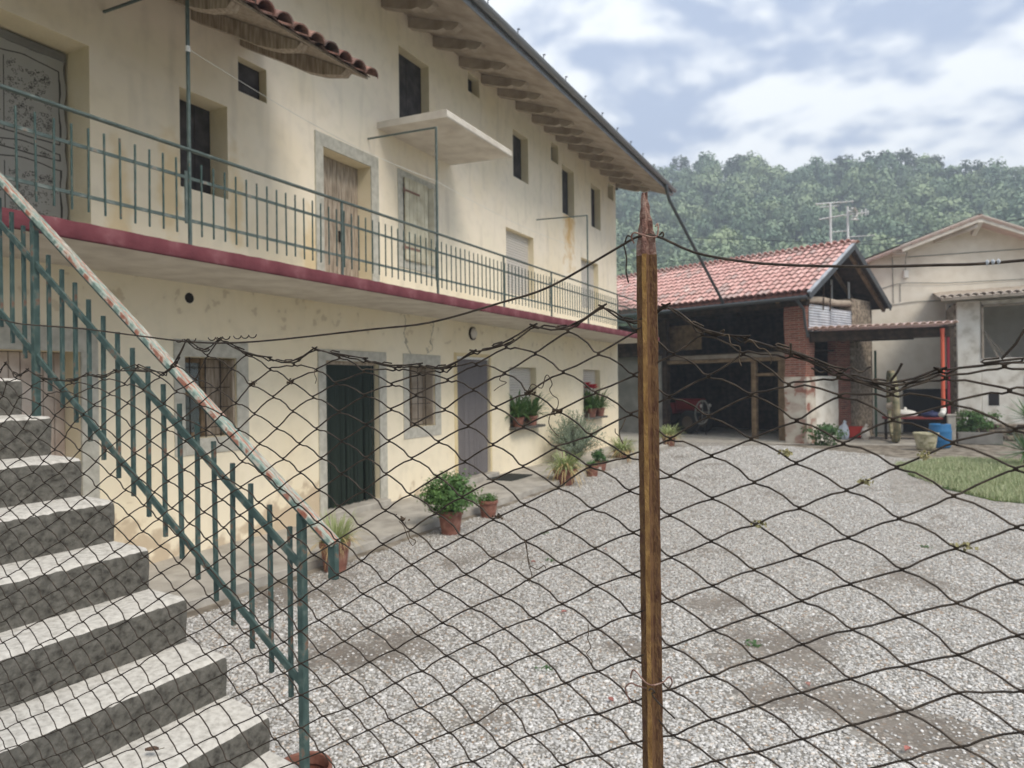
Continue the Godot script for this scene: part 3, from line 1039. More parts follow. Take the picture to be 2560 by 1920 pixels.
		lf.cbox(Vector3(lerpf(xm, h[1], 0.55), (h[2] + h[3]) / 2.0, z), Vector3(h[1] - xm - 0.04, h[3] - h[2] - 0.02, 0.03), 0.004)
		put(w, "inner_shutter", lf.mesh(M.wood_old if q[0] == "winl" else M.wood_beam))
		for i in 3:
			var br := B.new()
			var x: float = lerpf(h[0], h[1], (i + 0.6) / 3.4)
			br.tube([Vector3(x, h[2], WZ - 0.07), Vector3(x, h[3], WZ - 0.07)], 0.007, 6)
			put(w, "bar", br.mesh(M.iron))
		for i in 4:
			var br := B.new()
			var y: float = lerpf(h[2], h[3], (i + 0.5) / 4.0)
			br.tube([Vector3(h[0], y, WZ - 0.07), Vector3(h[1], y, WZ - 0.07)], 0.005, 5)
			put(w, "bar", br.mesh(M.iron))
	# plank door at the left end of the ground floor
	var dl := B.new()
	dl.span(Vector3(2.75, 0.2, WZ - 0.275), Vector3(4.0, 2.19, WZ - 0.255))
	var pd := part(t, "plank_door", dl.mesh(M.dark_board))
	for k in 13:
		var pl := B.new()
		pl.cbox(Vector3(2.75 + 1.25 * (k + 0.5) / 13.0, 1.195, WZ - 0.240), Vector3(1.25 / 13.0 - 0.006, 1.98, 0.026), 0.005)
		put(pd, "plank", pl.mesh(M.pale_plank))
	# balcony: slab with a dark red edge
	var sl := B.new()
	sl.span(Vector3(0.5, 2.955, WZ), Vector3(19.42, 3.078, -5.203))
	var slab := part(t, "balcony_slab", sl.mesh(M.soffit))
	var ed := B.new()
	var edge := func(s: float, tt: float) -> Vector3:
		var x := lerpf(0.48, 19.44, s)
		return Vector3(x, [3.082, 3.083 + 0.003 * sin(x * 23.0) + 0.002 * sin(x * 57.0), 2.962 + 0.003 * sin(x * 11.0), 2.951][int(round(tt * 3.0))], [-5.26, -5.190, -5.186, -5.204][int(round(tt * 3.0))])
	ed.grid(edge, 160, 3)
	put(slab, "edge_band", ed.mesh(M.red_band))
	balcony_railing(t)
	# the small balcony under the attic door
	var cs := B.new()
	var sq := PackedVector2Array([Vector2(-6.4, 5.62), Vector2(-5.215, 5.575), Vector2(-5.2, 5.59), Vector2(-5.2, 5.665), Vector2(-5.22, 5.69), Vector2(-6.4, 5.712)])
	cs.prism(sq, 2.02, Vector3(8.43, 0, 0), Basis(Vector3(0, 0, 1), Vector3(0, 1, 0), Vector3(1, 0, 0)))
	part(t, "attic_balcony", cs.mesh(M.soffit))
	# lamp, hole with a pipe, washing lines
	var lp := B.new()
	lp.lathe(Vector3(11.14, 2.77, WZ), [Vector2(0.0, 0.085), Vector2(0.05, 0.082), Vector2(0.085, 0.06), Vector2(0.10, 0.03), Vector2(0.10, 0.0)], 18, Basis(Vector3(1, 0, 0), Vector3(0, 0, 1), Vector3(0, -1, 0)))
	var lamp := part(t, "wall_lamp", lp.mesh(M.shutter_plastic))
	var lr := B.new()
	lr.lathe(Vector3(11.14, 2.77, WZ), [Vector2(0.10, 0.0), Vector2(0.118, 0.0), Vector2(0.118, 0.035), Vector2(0.10, 0.035)], 18, Basis(Vector3(1, 0, 0), Vector3(0, 0, 1), Vector3(0, -1, 0)))
	put(lamp, "ring", lr.mesh(M.iron))
	var hp := B.new()
	hp.lathe(Vector3(5.17, 2.80, WZ + 0.003), [Vector2(0.0, -0.002), Vector2(0.042, -0.002), Vector2(0.048, 0.006), Vector2(0.056, 0.0)], 16, Basis(Vector3(1, 0, 0), Vector3(0, 0, 1), Vector3(0, -1, 0)))
	part(t, "vent_hole", hp.mesh(M.unlit_void))  # dark disc in place of the shade inside the hole
	house_roof(t)
	# things that hang in the doorways and are not part of the house
	var cu := curtain(HOLES.green, WZ - 0.07, mat(C(30, 42, 35), 0.6), 46, 0.022, 3)
	var c1 := thing("door_curtain", "dark green strip curtain hanging in the stone-framed doorway", "curtain", Vector3(7.82, 0.2, WZ - 0.07), 0.0, "door curtains of the farmhouse")
	part(c1, "strips", cu[0])
	part(c1, "rail", cu[1].mesh(M.wood_old))
	cu = curtain(HOLES.grey, WZ - 0.03, surf(ntex(0.25, [[0.2, C(80, 77, 78)], [0.5, C(118, 114, 115)], [0.8, C(140, 136, 136)]], 256, 3, 91), 0.6, 0.8, 0.1), 26, 0.02, 4)
	var c2 := thing("door_curtain", "mottled purple-grey curtain hanging in the doorway between two windows", "curtain", Vector3(11.19, 0.2, WZ - 0.03), 0.0, "door curtains of the farmhouse")
	part(c2, "strips", cu[0])
	part(c2, "rail", cu[1].mesh(M.white))
	ornate_curtain()


func balcony_railing(t: Node3D) -> void:
	var rl := B.new()
	rl.cbox(Vector3(9.95, 3.905, -5.22), Vector3(18.9, 0.022, 0.042), 0.004)
	var rail := part(t, "balcony_railing", rl.mesh(M.grey_green))
	for y in [3.66, 3.295]:
		var r := B.new()
		r.cbox(Vector3(9.95, y, -5.22), Vector3(18.9, 0.028, 0.010), 0.002)
		put(rail, "cross_rail", r.mesh(M.grey_green))
	var n := 0
	for x in [2.26, 4.235, 6.22, 8.18, 10.14, 12.05, 13.97, 15.9, 17.8, 19.36]:
		var tall: bool = n == 1 or n == 3 or n == 6
		var p := B.new()
		p.cbox(Vector3(x, (3.06 + (5.36 if tall else 3.895)) / 2.0, -5.222), Vector3(0.026, (5.36 if tall else 3.895) - 3.06, 0.026), 0.003)
		if n < 7 and n % 2 == 1:
			p.cbox(Vector3(x - 0.034, 3.49, -5.222), Vector3(0.026, 0.45, 0.02), 0.003)
		if tall:
			p.bar(Vector3(x, 5.35, -5.222), Vector3(x + 0.03, 5.40, WZ), 0.022, 0.022, 0.003)
		put(rail, "post", p.mesh(M.grey_green))
		n += 1
	var one := B.new()
	one.cbox(Vector3.ZERO, Vector3(0.013, 0.63, 0.013), 0.0015)
	var bm := one.mesh(M.green_paint)
	var x := 0.56
	while x < 19.3:
		put(rail, "baluster", bm, Vector3(x, 3.485 + rng.randf_range(-0.006, 0.006), -5.207), Basis(Vector3(0, 0, 1), rng.randf_range(-0.008, 0.008)))
		x += 0.1262
	# a washing line between the tall posts
	var w := B.new()
	for seg in [[4.235, 8.18], [8.18, 13.97]]:
		var pts := []
		for k in 13:
			var s := k / 12.0
			pts.append(Vector3(lerpf(seg[0], seg[1], s), lerpf(4.78 if seg[0] < 5 else 4.62, 4.62, s) - 0.10 * sin(PI * s), -5.222))
		w.tube(pts, 0.003, 4)
	put(rail, "washing_line", w.mesh(M.white))
	var kn := B.new()
	kn.lathe(Vector3(4.235, 4.75, -5.222), [Vector2(0.018, 0.0), Vector2(0.024, 0.015), Vector2(0.02, 0.03), Vector2(0.022, 0.05)], 8)
	put(rail, "knot", kn.mesh(M.white))


func house_roof(t: Node3D) -> void:
	# boards under the eave, from the wall out to the gutter
	var b := B.new()
	var y := func(z: float) -> float: return 7.64 - 0.352 * (z + 6.4)
	b.quad(Vector3(-0.9, y.call(-4.93), -4.93), Vector3(20.05, y.call(-4.93), -4.93), Vector3(20.05, y.call(-10.7), -10.7), Vector3(-0.9, y.call(-10.7), -10.7))
	b.quad(Vector3(-0.9, y.call(-10.7), -10.7), Vector3(20.05, y.call(-10.7), -10.7), Vector3(20.05, 7.4, -15.8), Vector3(-0.9, 7.4, -15.8))
	var roof := part(t, "roof", b.mesh(M.wood_beam))
	# tiles above, as a wavy skin of half-round rows
	var sk := B.new()
	var wave := func(s: float, tt: float) -> Vector3:
		var x := lerpf(-0.95, 20.1, s)
		var z := lerpf(-4.91, -10.7, tt)
		return Vector3(x, y.call(z) + 0.09 + 0.045 * sin(s * TAU * 100.0) + 0.012 * sin(tt * TAU * 16.0), z)
	sk.grid(wave, 800, 2)
	var wave2 := func(s: float, tt: float) -> Vector3:
		var x := lerpf(-0.95, 20.1, s)
		return Vector3(x, lerpf(y.call(-10.7), 7.35, tt) + 0.09 + 0.045 * sin(s * TAU * 100.0), lerpf(-10.7, -15.9, tt))
	sk.grid(wave2, 800, 1)
	tag(put(roof, "roof_tiles", sk.mesh(M.tiles[1])), "", "", "", "stuff")
	# fascia, gutter with its hooks
	var g := B.new()
	var prof := []
	for k in 9:
		var a := PI * k / 8.0
		prof.append(Vector2(-4.85 - 0.065 * cos(a), 7.27 - 0.07 * sin(a)))
	var f := func(s: float, tt: float) -> Vector3:
		var q: Vector2 = prof[int(round(tt * 8.0))]
		return Vector3(lerpf(-0.9, 20.05, s), q.y, q.x)
	g.grid(f, 24, 8)
	g.cbox(Vector3(9.57, 7.225, -4.925), Vector3(20.95, 0.21, 0.022), 0.003)
	put(roof, "gutter", g.mesh(M.eave_gutter))
	var hk := B.new()
	hk.tube([Vector3(0, -0.02, 0), Vector3(0, 0.03, 0), Vector3(0.0, 0.045, 0.015)], 0.008, 5)
	hk.cbox(Vector3(0, 0.042, 0.012), Vector3(0.03, 0.015, 0.04), 0.002)
	var hm := hk.mesh(M.gutter)
	for k in 21:
		put(roof, "gutter_hook", hm, Vector3(0.2 + k * 0.97, 7.30, -4.80))
	# rafters with carved ends
	var poly := PackedVector2Array([Vector2(0.3, 0.0), Vector2(0.3, -0.16), Vector2(-0.35, -0.16), Vector2(-0.62, -0.145), Vector2(-0.72, -0.10), Vector2(-0.80, -0.125), Vector2(-0.90, -0.11), Vector2(-0.97, -0.045), Vector2(-0.98, 0.0)])
	var xs := [-0.3, 0.5, 1.25, 2.0, 2.7, 3.45, 4.2, 4.95, 5.65, 6.4, 7.1, 7.85, 8.62, 9.31, 10.02, 10.86, 11.66, 12.31, 13.10, 13.89, 14.53, 15.18, 15.93, 16.63, 17.44, 18.2, 18.95, 19.7]
	for x in xs:
		var r := B.new()
		var out := Vector3(0, 0.352, -1).normalized()
		r.prism(poly, 0.12, Vector3(x - 0.06, y.call(-6.4) - 0.004, -6.4), Basis(out, out.cross(Vector3(-1, 0, 0)), Vector3(1, 0, 0)))
		put(roof, "rafter", r.mesh(M.wood_beam))
	# purlin tail at the gable end
	for q in [[-6.6, 0.0], [-10.7, 0.0]]:
		var p := B.new()
		p.cbox(Vector3(19.75, y.call(q[0]) - 0.12, q[0]), Vector3(0.6, 0.18, 0.16), 0.01)
		put(roof, "purlin", p.mesh(M.wood_dark))
	# the pent roof over the upper door at the left
	var pb := B.new()
	var py := func(z: float) -> float: return 5.93 - 0.485 * (z + 6.4)
	pb.prism(PackedVector2Array([Vector2(-6.4, py.call(-6.4)), Vector2(-4.78, py.call(-4.78)), Vector2(-4.78, py.call(-4.78) + 0.025), Vector2(-6.4, py.call(-6.4) + 0.025)]), 5.3, Vector3(0.85, 0, 0), Basis(Vector3(0, 0, 1), Vector3(0, 1, 0), Vector3(1, 0, 0)))
	var pent := part(t, "pent_roof", pb.mesh(M.wood_old))
	var pr := PackedVector2Array([Vector2(-6.4, py.call(-6.4) - 0.006), Vector2(-6.4, py.call(-6.4) - 0.16), Vector2(-5.7, py.call(-5.7) - 0.17), Vector2(-5.45, py.call(-5.45) - 0.185), Vector2(-5.2, py.call(-5.2) - 0.16), Vector2(-4.93, py.call(-4.93) - 0.085), Vector2(-4.87, py.call(-4.87) - 0.006)])
	for x in [1.2, 2.0, 2.8, 3.62, 4.45, 5.29, 5.95]:
		var r := B.new()
		r.prism(pr, 0.11, Vector3(x - 0.055, 0, 0), Basis(Vector3(0, 0, 1), Vector3(0, 1, 0), Vector3(1, 0, 0)))
		put(pent, "rafter", r.mesh(M.wood_old))
	var tile := coppo(0.44, 0.085, 0.105)
	var tm := []
	for k in 5:
		var c := ArrayMesh.new()
		tm.append(coppo(0.44, 0.085, 0.105).into(c, M.tiles[k]))
	var slope := atan(0.485)
	var tb := Basis(Vector3.RIGHT, slope)
	for i in 25:
		for j in 5:
			var z := -6.42 + j * 0.335
			var x := 1.0 + i * 0.2125
			put(pent, "tile", tm[(i * 7 + j * 3 + (i * j) % 4) % 5], Vector3(x, py.call(z) + 0.045 + rng.randf_range(0, 0.012), z + rng.randf_range(-0.012, 0.012)), tb * Basis(Vector3(0, 0, 1), rng.randf_range(-0.05, 0.05)) * Basis(Vector3.UP, rng.randf_range(-0.03, 0.03)))
	var pan := B.new()
	var pf := func(s: float, tt: float) -> Vector3:
		var x := lerpf(0.9, 6.12, s)
		var z := lerpf(-6.4, -4.72, tt)
		return Vector3(x, py.call(z) + 0.055 - 0.03 * absf(sin(s * PI * 24.5)), z)
	pan.grid(pf, 98, 1)
	tag(put(pent, "pan_tiles", pan.mesh(M.tiles[4])), "", "", "", "stuff")
	tile = null
	# the drain that runs from the gutter across to the barn
	var dp := B.new()
	dp.tube([Vector3(19.1, 7.22, -4.86), Vector3(19.15, 7.08, -4.86), Vector3(19.3, 6.82, -4.82), Vector3(22.55, 4.32, -4.02), Vector3(22.6, 4.22, -4.0)], 0.045, 10)
	put(roof, "drain_pipe", dp.mesh(M.gutter))


# a printed fabric door with scroll-work in the upper doorway
func ornate_curtain() -> void:
	var w := 480
	var h := 760
	var im := Image.create(w, h, false, Image.FORMAT_RGB8)
	im.fill(C(160, 158, 152))
	var ink := C(64, 62, 60)
	var dot := func(x: float, y: float, r: float) -> void:
		for j in range(int(y - r), int(y + r) + 1):
			for i in range(int(x - r), int(x + r) + 1):
				if i >= 0 and j >= 0 and i < w and j < h and Vector2(i - x, j - y).length() <= r:
					im.set_pixel(i, j, ink)
	var line := func(a: Vector2, b2: Vector2, r: float) -> void:
		var n := int(a.distance_to(b2)) + 1
		for k in n + 1:
			var p := a.lerp(b2, float(k) / n)
			dot.call(p.x, p.y, r)
	var g := RandomNumberGenerator.new()
	g.seed = 77
	for half in 2:
		var x0 := 18.0 + half * 230.0
		var x1 := x0 + 214.0
		for panel in [[30.0, 330.0], [352.0, 392.0], [414.0, 735.0]]:
			var arch := 26.0
			var y0: float = panel[0]
			var y1: float = panel[1]
			var prev := Vector2(x0, y0 + arch)
			for k in 25:                      # ogee top
				var s := k / 24.0
				var p := Vector2(lerpf(x0, x1, s), y0 + arch * (0.5 + 0.5 * cos(TAU * s)) * (0.6 if half else 1.0))
				line.call(prev, p, 2.2)
				prev = p
			line.call(prev, Vector2(x1, y1), 2.2)
			line.call(Vector2(x0, y0 + arch), Vector2(x0, y1), 2.2)
			line.call(Vector2(x0, y1), Vector2(x1, y1), 2.2)
			line.call(Vector2(x0 + 38, y0 + arch + 4), Vector2(x0 + 38, y1), 1.3)
			var clumps := int((y1 - y0) / 3.4)
			for k in clumps:                   # leafy scrolls
				var c := Vector2(g.randf_range(x0 + 52, x1 - 18), g.randf_range(y0 + 40, y1 - 16)) if y1 - y0 > 60 else Vector2(g.randf_range(x0 + 12, x1 - 12), (y0 + y1) / 2.0 + 8.0)
				var a0 := g.randf() * TAU
				var turn := 1.0 if g.randf() < 0.5 else -1.0
				for q in 34:
					var rr := (6.0 + 4.0 * sin(k * 2.3)) * (1.0 - q / 40.0)
					dot.call(c.x + cos(a0 + turn * q * 0.22) * rr, c.y + sin(a0 + turn * q * 0.22) * rr, 0.9)
				for q in 5:
					dot.call(c.x + g.randf_range(-13, 13), c.y + g.randf_range(-13, 13), g.randf_range(0.8, 2.0))
			for k in 14:
				dot.call(x0 + 19 + g.randf_range(-8, 8), lerpf(y0 + arch + 6, y1 - 6, k / 13.0), g.randf_range(1.2, 3.0))
	var m := mat(Color.WHITE, 0.85)
	m.albedo_texture = ImageTexture.create_from_image(im)
	m.texture_repeat = false
	var b := B.new()
	b.use_uv = true
	var f := func(s: float, tt: float) -> Vector3:
		return Vector3(lerpf(2.78, 4.09, s) - (0.012 * sin(tt * 31.0) if s > 0.97 else 0.0), lerpf(4.93, 3.10, tt), WZ - 0.33 + 0.008 * sin(s * 14.0) + 0.005 * sin(s * 37.0 + tt * 3.0))
	b.grid(f, 40, 24)
	var t := thing("door_curtain", "grey fabric curtain printed with scroll-work panels in the upper doorway", "curtain", Vector3(3.43, 3.1, WZ - 0.33), 0.0, "door curtains of the farmhouse")
	part(t, "cloth", b.mesh(m))
	var r := B.new()
	r.cbox(Vector3(3.43, 4.965, WZ - 0.33), Vector3(1.34, 0.08, 0.03), 0.004)
	part(t, "rail", r.mesh(M.grey_wall))
	var n := B.new()
	n.cbox(Vector3(3.2, 4.55, WZ - 0.28), Vector3(0.42, 0.5, 0.004), 0.001)
	tag(put(self, "paper_sheet", n.mesh(M.white)), "blank white sheet hanging at the left edge of the printed curtain", "paper")


# ---------------------------------------------------------------- outside stair
func staircase() -> void:
	var t := thing("concrete_staircase", "weathered concrete stair climbing from the courtyard to the balcony beside the fence", "staircase", Vector3(1.56, 0, -3.2))
	var rise := 0.187
	var run := 0.2335
	var x0 := 1.09
	var x1 := 2.05
	var nz := fbm(9.0, 3, 101)
	for k in 17:
		var y := 0.597 + (k - 3) * rise
		var z := -2.11 - (k - 3) * run
		if y > 3.0:
			break
		var back := z - run - 0.10
		var dy := rng.randf_range(-0.004, 0.004) - ([0.0, 0.02, 0.02, 0.026, 0.012, 0.0][mini(k, 5)] as float)
		var tilt := rng.randf_range(-0.006, 0.006)
		var fall: float = [0.04, 0.04, 0.04, 0.034, 0.018, 0.006][mini(k, 5)]      # the lower treads have sunk at the front
		var top := B.new()
		var front := B.new()
		var n := 44
		var shape := func(s: float, i: int, seg: int) -> Vector3:
			var x := lerpf(x0, x1, s)
			var w: float = nz.get_noise_2d(x * 1.2, k * 3.7)
			var w2: float = nz.get_noise_2d(x * 5.0, k * 3.7 + 50.0)
			var w3: float = nz.get_noise_2d(x * 14.0, k * 9.7 + 20.0)
			var e := 0.006 * w + 0.009 * w2 + minf(0.0, 0.022 * (w3 + 0.18))
			var yy := y + dy + tilt * (s - 0.5)
			if seg == 0:   # tread, ending in the rounded nosing
				return [Vector3(x, yy + fall * 1.3, back), Vector3(x, yy + fall * 0.7 + 0.002 * w, lerpf(back, z, 0.35)), Vector3(x, yy - 0.002 + 0.002 * w2, z - 0.05), Vector3(x, yy - 0.004 + e * 0.4, z - 0.022), Vector3(x, yy - 0.014 + e * 0.6, z - 0.006 + e * 0.5)][i]
			return [Vector3(x, yy - 0.014 + e * 0.6, z - 0.006 + e * 0.5), Vector3(x, yy - 0.030 + e, z + e * 0.6), Vector3(x, yy - 0.075, z + 0.002 + e * 0.4), Vector3(x, yy - rise * 0.75, z - 0.004 + 0.003 * w2), Vector3(x, yy - rise - 0.03, z - 0.006)][i]
		var f0 := func(s: float, tt: float) -> Vector3: return shape.call(s, int(round(tt * 4.0)), 0)
		var f1 := func(s: float, tt: float) -> Vector3: return shape.call(s, int(round(tt * 4.0)), 1)
		top.grid(f0, n, 4)
		front.grid(f1, n, 4)
		# the free end of the step
		for e in [0.0, 1.0]:
			var ring := []
			for i in 5: ring.append(shape.call(e, i, 0))
			for i in range(1, 5): ring.append(shape.call(e, i, 1))
			var c := Vector3(ring[0].x, y - 0.08, z - 0.12)
			for i in ring.size() - 1:
				front.face(c, ring[i], ring[i + 1])
			var last: Vector3 = ring[ring.size() - 1]
			var low := Vector3(last.x, last.y, back)
			front.face(c, last, low)
			front.face(c, low, ring[0])
		var m := ArrayMesh.new()
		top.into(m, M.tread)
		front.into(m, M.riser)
		part(t, "step", m)
	# the sloping body under the steps
	var body := B.new()
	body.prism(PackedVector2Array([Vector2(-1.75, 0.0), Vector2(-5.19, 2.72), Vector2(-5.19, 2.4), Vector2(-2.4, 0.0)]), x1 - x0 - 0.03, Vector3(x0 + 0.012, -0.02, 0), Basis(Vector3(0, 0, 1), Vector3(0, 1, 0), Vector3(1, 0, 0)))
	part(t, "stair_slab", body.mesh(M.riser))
	# railing on the free side
	var s := 0.771
	var rx := 2.035
	var at := func(z: float, y: float, zz: float) -> Vector3: return Vector3(rx, y - s * (zz - z), zz)
	var rb := B.new()
	rb.bar(at.call(-1.76, 1.275, -1.755), at.call(-1.76, 1.275, -5.2), 0.045, 0.026, 0.004)
	var rail := part(t, "stair_railing", rb.mesh(M.worn_paint))
	var under := B.new()
	under.bar(Vector3(rx, 1.27, -1.768), Vector3(rx, 1.14, -1.768), 0.040, 0.022, 0.004)
	under.bar(at.call(-1.76, 1.2545, -1.78), at.call(-1.76, 1.2545, -5.2), 0.030, 0.018, 0.003)
	put(rail, "rail_underside", under.mesh(M.green_paint))
	for q in [[-2.2, 1.385, -1.93], [-2.78, 1.385, -1.93]]:
		var r := B.new()
		r.bar(at.call(q[0], q[1], q[2]), at.call(q[0], q[1], -5.2), 0.012, 0.030, 0.002)
		put(rail, "cross_rail", r.mesh(M.green_paint))
	for z in [-1.92, -3.6, -5.17]:
		var p := B.new()
		var ytop: float = at.call(-1.76, 1.25, z).y
		var foot := maxf(0.2, 0.41 - (z + 1.92) * s - 0.12)
		p.cbox(Vector3(rx, (ytop + foot) / 2.0, z), Vector3(0.03, ytop - foot, 0.03), 0.003)
		put(rail, "post", p.mesh(M.green_paint))
	var bl := B.new()
	bl.cbox(Vector3.ZERO, Vector3(0.016, 0.655, 0.016), 0.0015)
	var bm := bl.mesh(M.green_paint)
	var zz := -1.995
	while zz > -5.15:
		var y: float = 0.663 + 0.785 * (-2.0 - zz) + 0.325
		put(rail, "baluster", bm, Vector3(rx + 0.014, y + rng.randf_range(-0.006, 0.006), zz), Basis(Vector3(1, 0, 0), rng.randf_range(-0.012, 0.012)))
		zz -= 0.1012


# ---------------------------------------------------------------- barn: a runs along its front to the right, b away from the courtyard
const BO := Vector3(22.3, 0, -1.68)
const BA := Vector3(-0.375, 0, 0.927)
const BB := Vector3(0.927, 0, 0.375)


func bp(a: float, y: float, b: float) -> Vector3:
	return BO + BA * a + BB * b + Vector3.UP * y


func bbox(m: B, a0: float, a1: float, y0: float, y1: float, b0: float, b1: float, e := 0.0) -> void:
	var t := Basis(BA, Vector3.UP, BA.cross(Vector3.UP))
	var at := bp((a0 + a1) / 2.0, (y0 + y1) / 2.0, (b0 + b1) / 2.0)
	if e > 0:
		m.cbox(at, Vector3(a1 - a0, y1 - y0, b1 - b0), e, t)
	else:
		m.box(at, Vector3(a1 - a0, y1 - y0, b1 - b0), t)


func bpart(th: Node3D, called: String, m: Material, list: Array, e := 0.004) -> MeshInstance3D:
	var b := B.new()
	for q in list:
		bbox(b, q[0], q[1], q[2], q[3], q[4], q[5], e)
	return part(th, called, b.mesh(m))


func barn() -> void:
	var t := thing("barn", "open tiled barn of brick piers and timber behind the end of the farmhouse", "barn", BO)
	part(t, "brick_pier", pier_mesh(-0.60, 0.04, 1.95, 4.08, 0.0, 0.55, M.brick, 0.02))
	part(t, "brick_pier", pier_mesh(-0.62, 0.06, 0.0, 1.95, -0.02, 0.57, M.peeled, 0.02))
	part(t, "rear_wall", pier_mesh(-9.4, 0.0, 0.0, 4.3, 4.5, 4.75, M.wood_dark, 0.0))  # dark wood colour stands in for the gloom at the back
	part(t, "side_wall", pier_mesh(-9.5, -9.2, 0.0, 4.2, 0.0, 4.6, M.brick, 0.0))
	bpart(t, "concrete_floor", M.concrete, [[-9.3, -0.1, -0.02, 0.03, 0.02, 4.5]], 0.0)
	bpart(t, "bay_wall", M.grey_wall, [[-9.2, -5.26, 0.0, 2.78, 0.2, 0.4]])
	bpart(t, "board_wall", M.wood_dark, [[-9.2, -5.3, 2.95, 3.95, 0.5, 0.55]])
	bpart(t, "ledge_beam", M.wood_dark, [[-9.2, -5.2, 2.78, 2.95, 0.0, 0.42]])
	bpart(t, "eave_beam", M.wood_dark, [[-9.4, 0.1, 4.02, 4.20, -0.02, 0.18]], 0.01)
	bpart(t, "loft_beam", M.wood_tan, [[-5.3, -0.6, 2.46, 2.58, 0.28, 0.42]], 0.01)
	bpart(t, "loft_beam", M.wood_beam, [[-5.3, -0.6, 2.60, 2.74, 0.5, 0.62]], 0.01)
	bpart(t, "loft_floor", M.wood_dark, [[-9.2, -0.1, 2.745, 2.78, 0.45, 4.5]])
	for q in [[-1.88, -1.72], [-0.98, -0.74]]:
		bpart(t, "timber_post", M.wood_tan, [[q[0], q[1], 0.0, 2.46, 0.3, 0.44]], 0.008)
	bpart(t, "timber_post", M.wood_dark, [[-5.26, -5.06, 0.0, 4.02, 0.25, 0.45]], 0.008)
	bpart(t, "cross_bar", M.wood_tan, [[-1.72, -0.98, 2.0, 2.09, 0.33, 0.41]], 0.004)
	bpart(t, "plywood_sheet", M.wood_tan, [[-5.4, -4.02, 2.95, 3.82, 0.82, 0.84]])
	# gable side towards the lean-to
	part(t, "low_wall", pier_mesh(-0.2, 0.012, 0.0, 1.97, 0.62, 2.15, M.whitewash, 0.01))
	part(t, "brick_wall", pier_mesh(-0.3, -0.02, 0.0, 3.1, 2.15, 3.4, M.brick, 0.0))
	part(t, "stone_pier", pier_mesh(-0.35, 0.03, 0.0, 4.45, 3.1, 4.6, M.rough_stone, 0.03))
	bpart(t, "header_beam", M.wood_beam, [[-0.25, 0.02, 3.10, 3.28, 0.5, 3.15]], 0.01)
	var lg := B.new()
	lg.tube([bp(-0.05, 4.22, 0.3), bp(-0.04, 4.26, 1.2), bp(-0.05, 4.24, 2.2), bp(-0.05, 4.3, 3.2)], [0.10, 0.115, 0.11, 0.10], 10)
	part(t, "log_beam", lg.mesh(M.wood_beam))
	for i in 2:
		var cs := B.new()
		var b0 := 0.18 + 1.40 * i
		var f := func(s: float, tt: float) -> Vector3:
			return bp(0.062 + 0.006 * i + 0.013 * cos(tt * TAU * 10.0), lerpf(4.08 - 0.05 * i, 3.28, tt), lerpf(b0, b0 + 1.44, s))
		cs.grid(f, 1, 80)
		part(t, "corrugated_sheet", cs.mesh(M.zinc))
	for q in [1.05, 1.5]:
		var st := B.new()
		st.bar(bp(0.09, 3.95, q), bp(0.09, 4.75, q + 0.06), 0.03, 0.03)
		part(t, "prop", st.mesh(M.wood_dark))
	# roof
	var ridge := Vector2(2.42, 5.98)
	var front := Vector2(-0.55, 4.24)
	var back := Vector2(5.2, 4.25)
	var b := B.new()
	for e in [[front, ridge], [ridge, back]]:
		b.quad(bp(-9.6, e[0].y, e[0].x), bp(0.42, e[0].y, e[0].x), bp(0.42, e[1].y, e[1].x), bp(-9.6, e[1].y, e[1].x))
		b.quad(bp(-9.6, e[0].y - 0.03, e[0].x), bp(0.42, e[0].y - 0.03, e[0].x), bp(0.42, e[1].y - 0.03, e[1].x), bp(-9.6, e[1].y - 0.03, e[1].x))
	var roof := part(t, "roof", b.mesh(M.wood_dark))
	for a in [0.22, -0.55, -1.4, -3.0, -5.0, -7.0, -9.0]:
		var r := B.new()
		r.bar(bp(a, front.y - 0.09, front.x + 0.03), bp(a, ridge.y - 0.09, ridge.x), 0.10, 0.11, 0.006)
		r.bar(bp(a, back.y - 0.09, back.x), bp(a, ridge.y - 0.09, ridge.x), 0.10, 0.11, 0.006)
		put(roof, "rafter", r.mesh(M.wood_tan if a > -1.0 else M.wood_dark))
	var fl := B.new()
	fl.bar(bp(0.44, front.y + 0.09, front.x - 0.03), bp(0.44, ridge.y + 0.11, ridge.x), 0.10, 0.05, 0.004)
	put(roof, "verge_flashing", fl.mesh(M.zinc))
	var bg := B.new()
	bg.bar(bp(0.45, front.y - 0.03, front.x), bp(0.45, ridge.y - 0.01, ridge.x), 0.03, 0.17, 0.004)
	bg.bar(bp(0.45, back.y - 0.03, back.x), bp(0.45, ridge.y - 0.01, ridge.x), 0.03, 0.19, 0.004)
	put(roof, "barge_board", bg.mesh(M.gutter))
	var gt := B.new()
	gt.tube([bp(-9.6, 4.19, -0.62), bp(0.4, 4.19, -0.62)], 0.06, 10)
	gt.tube([bp(0.06, 4.14, -0.55), bp(0.1, 3.9, -0.2), bp(0.10, 3.4, -0.1), bp(0.12, 3.1, 0.0)], 0.04, 8)
	put(roof, "gutter", gt.mesh(M.gutter))
	var places := []
	var cols := []
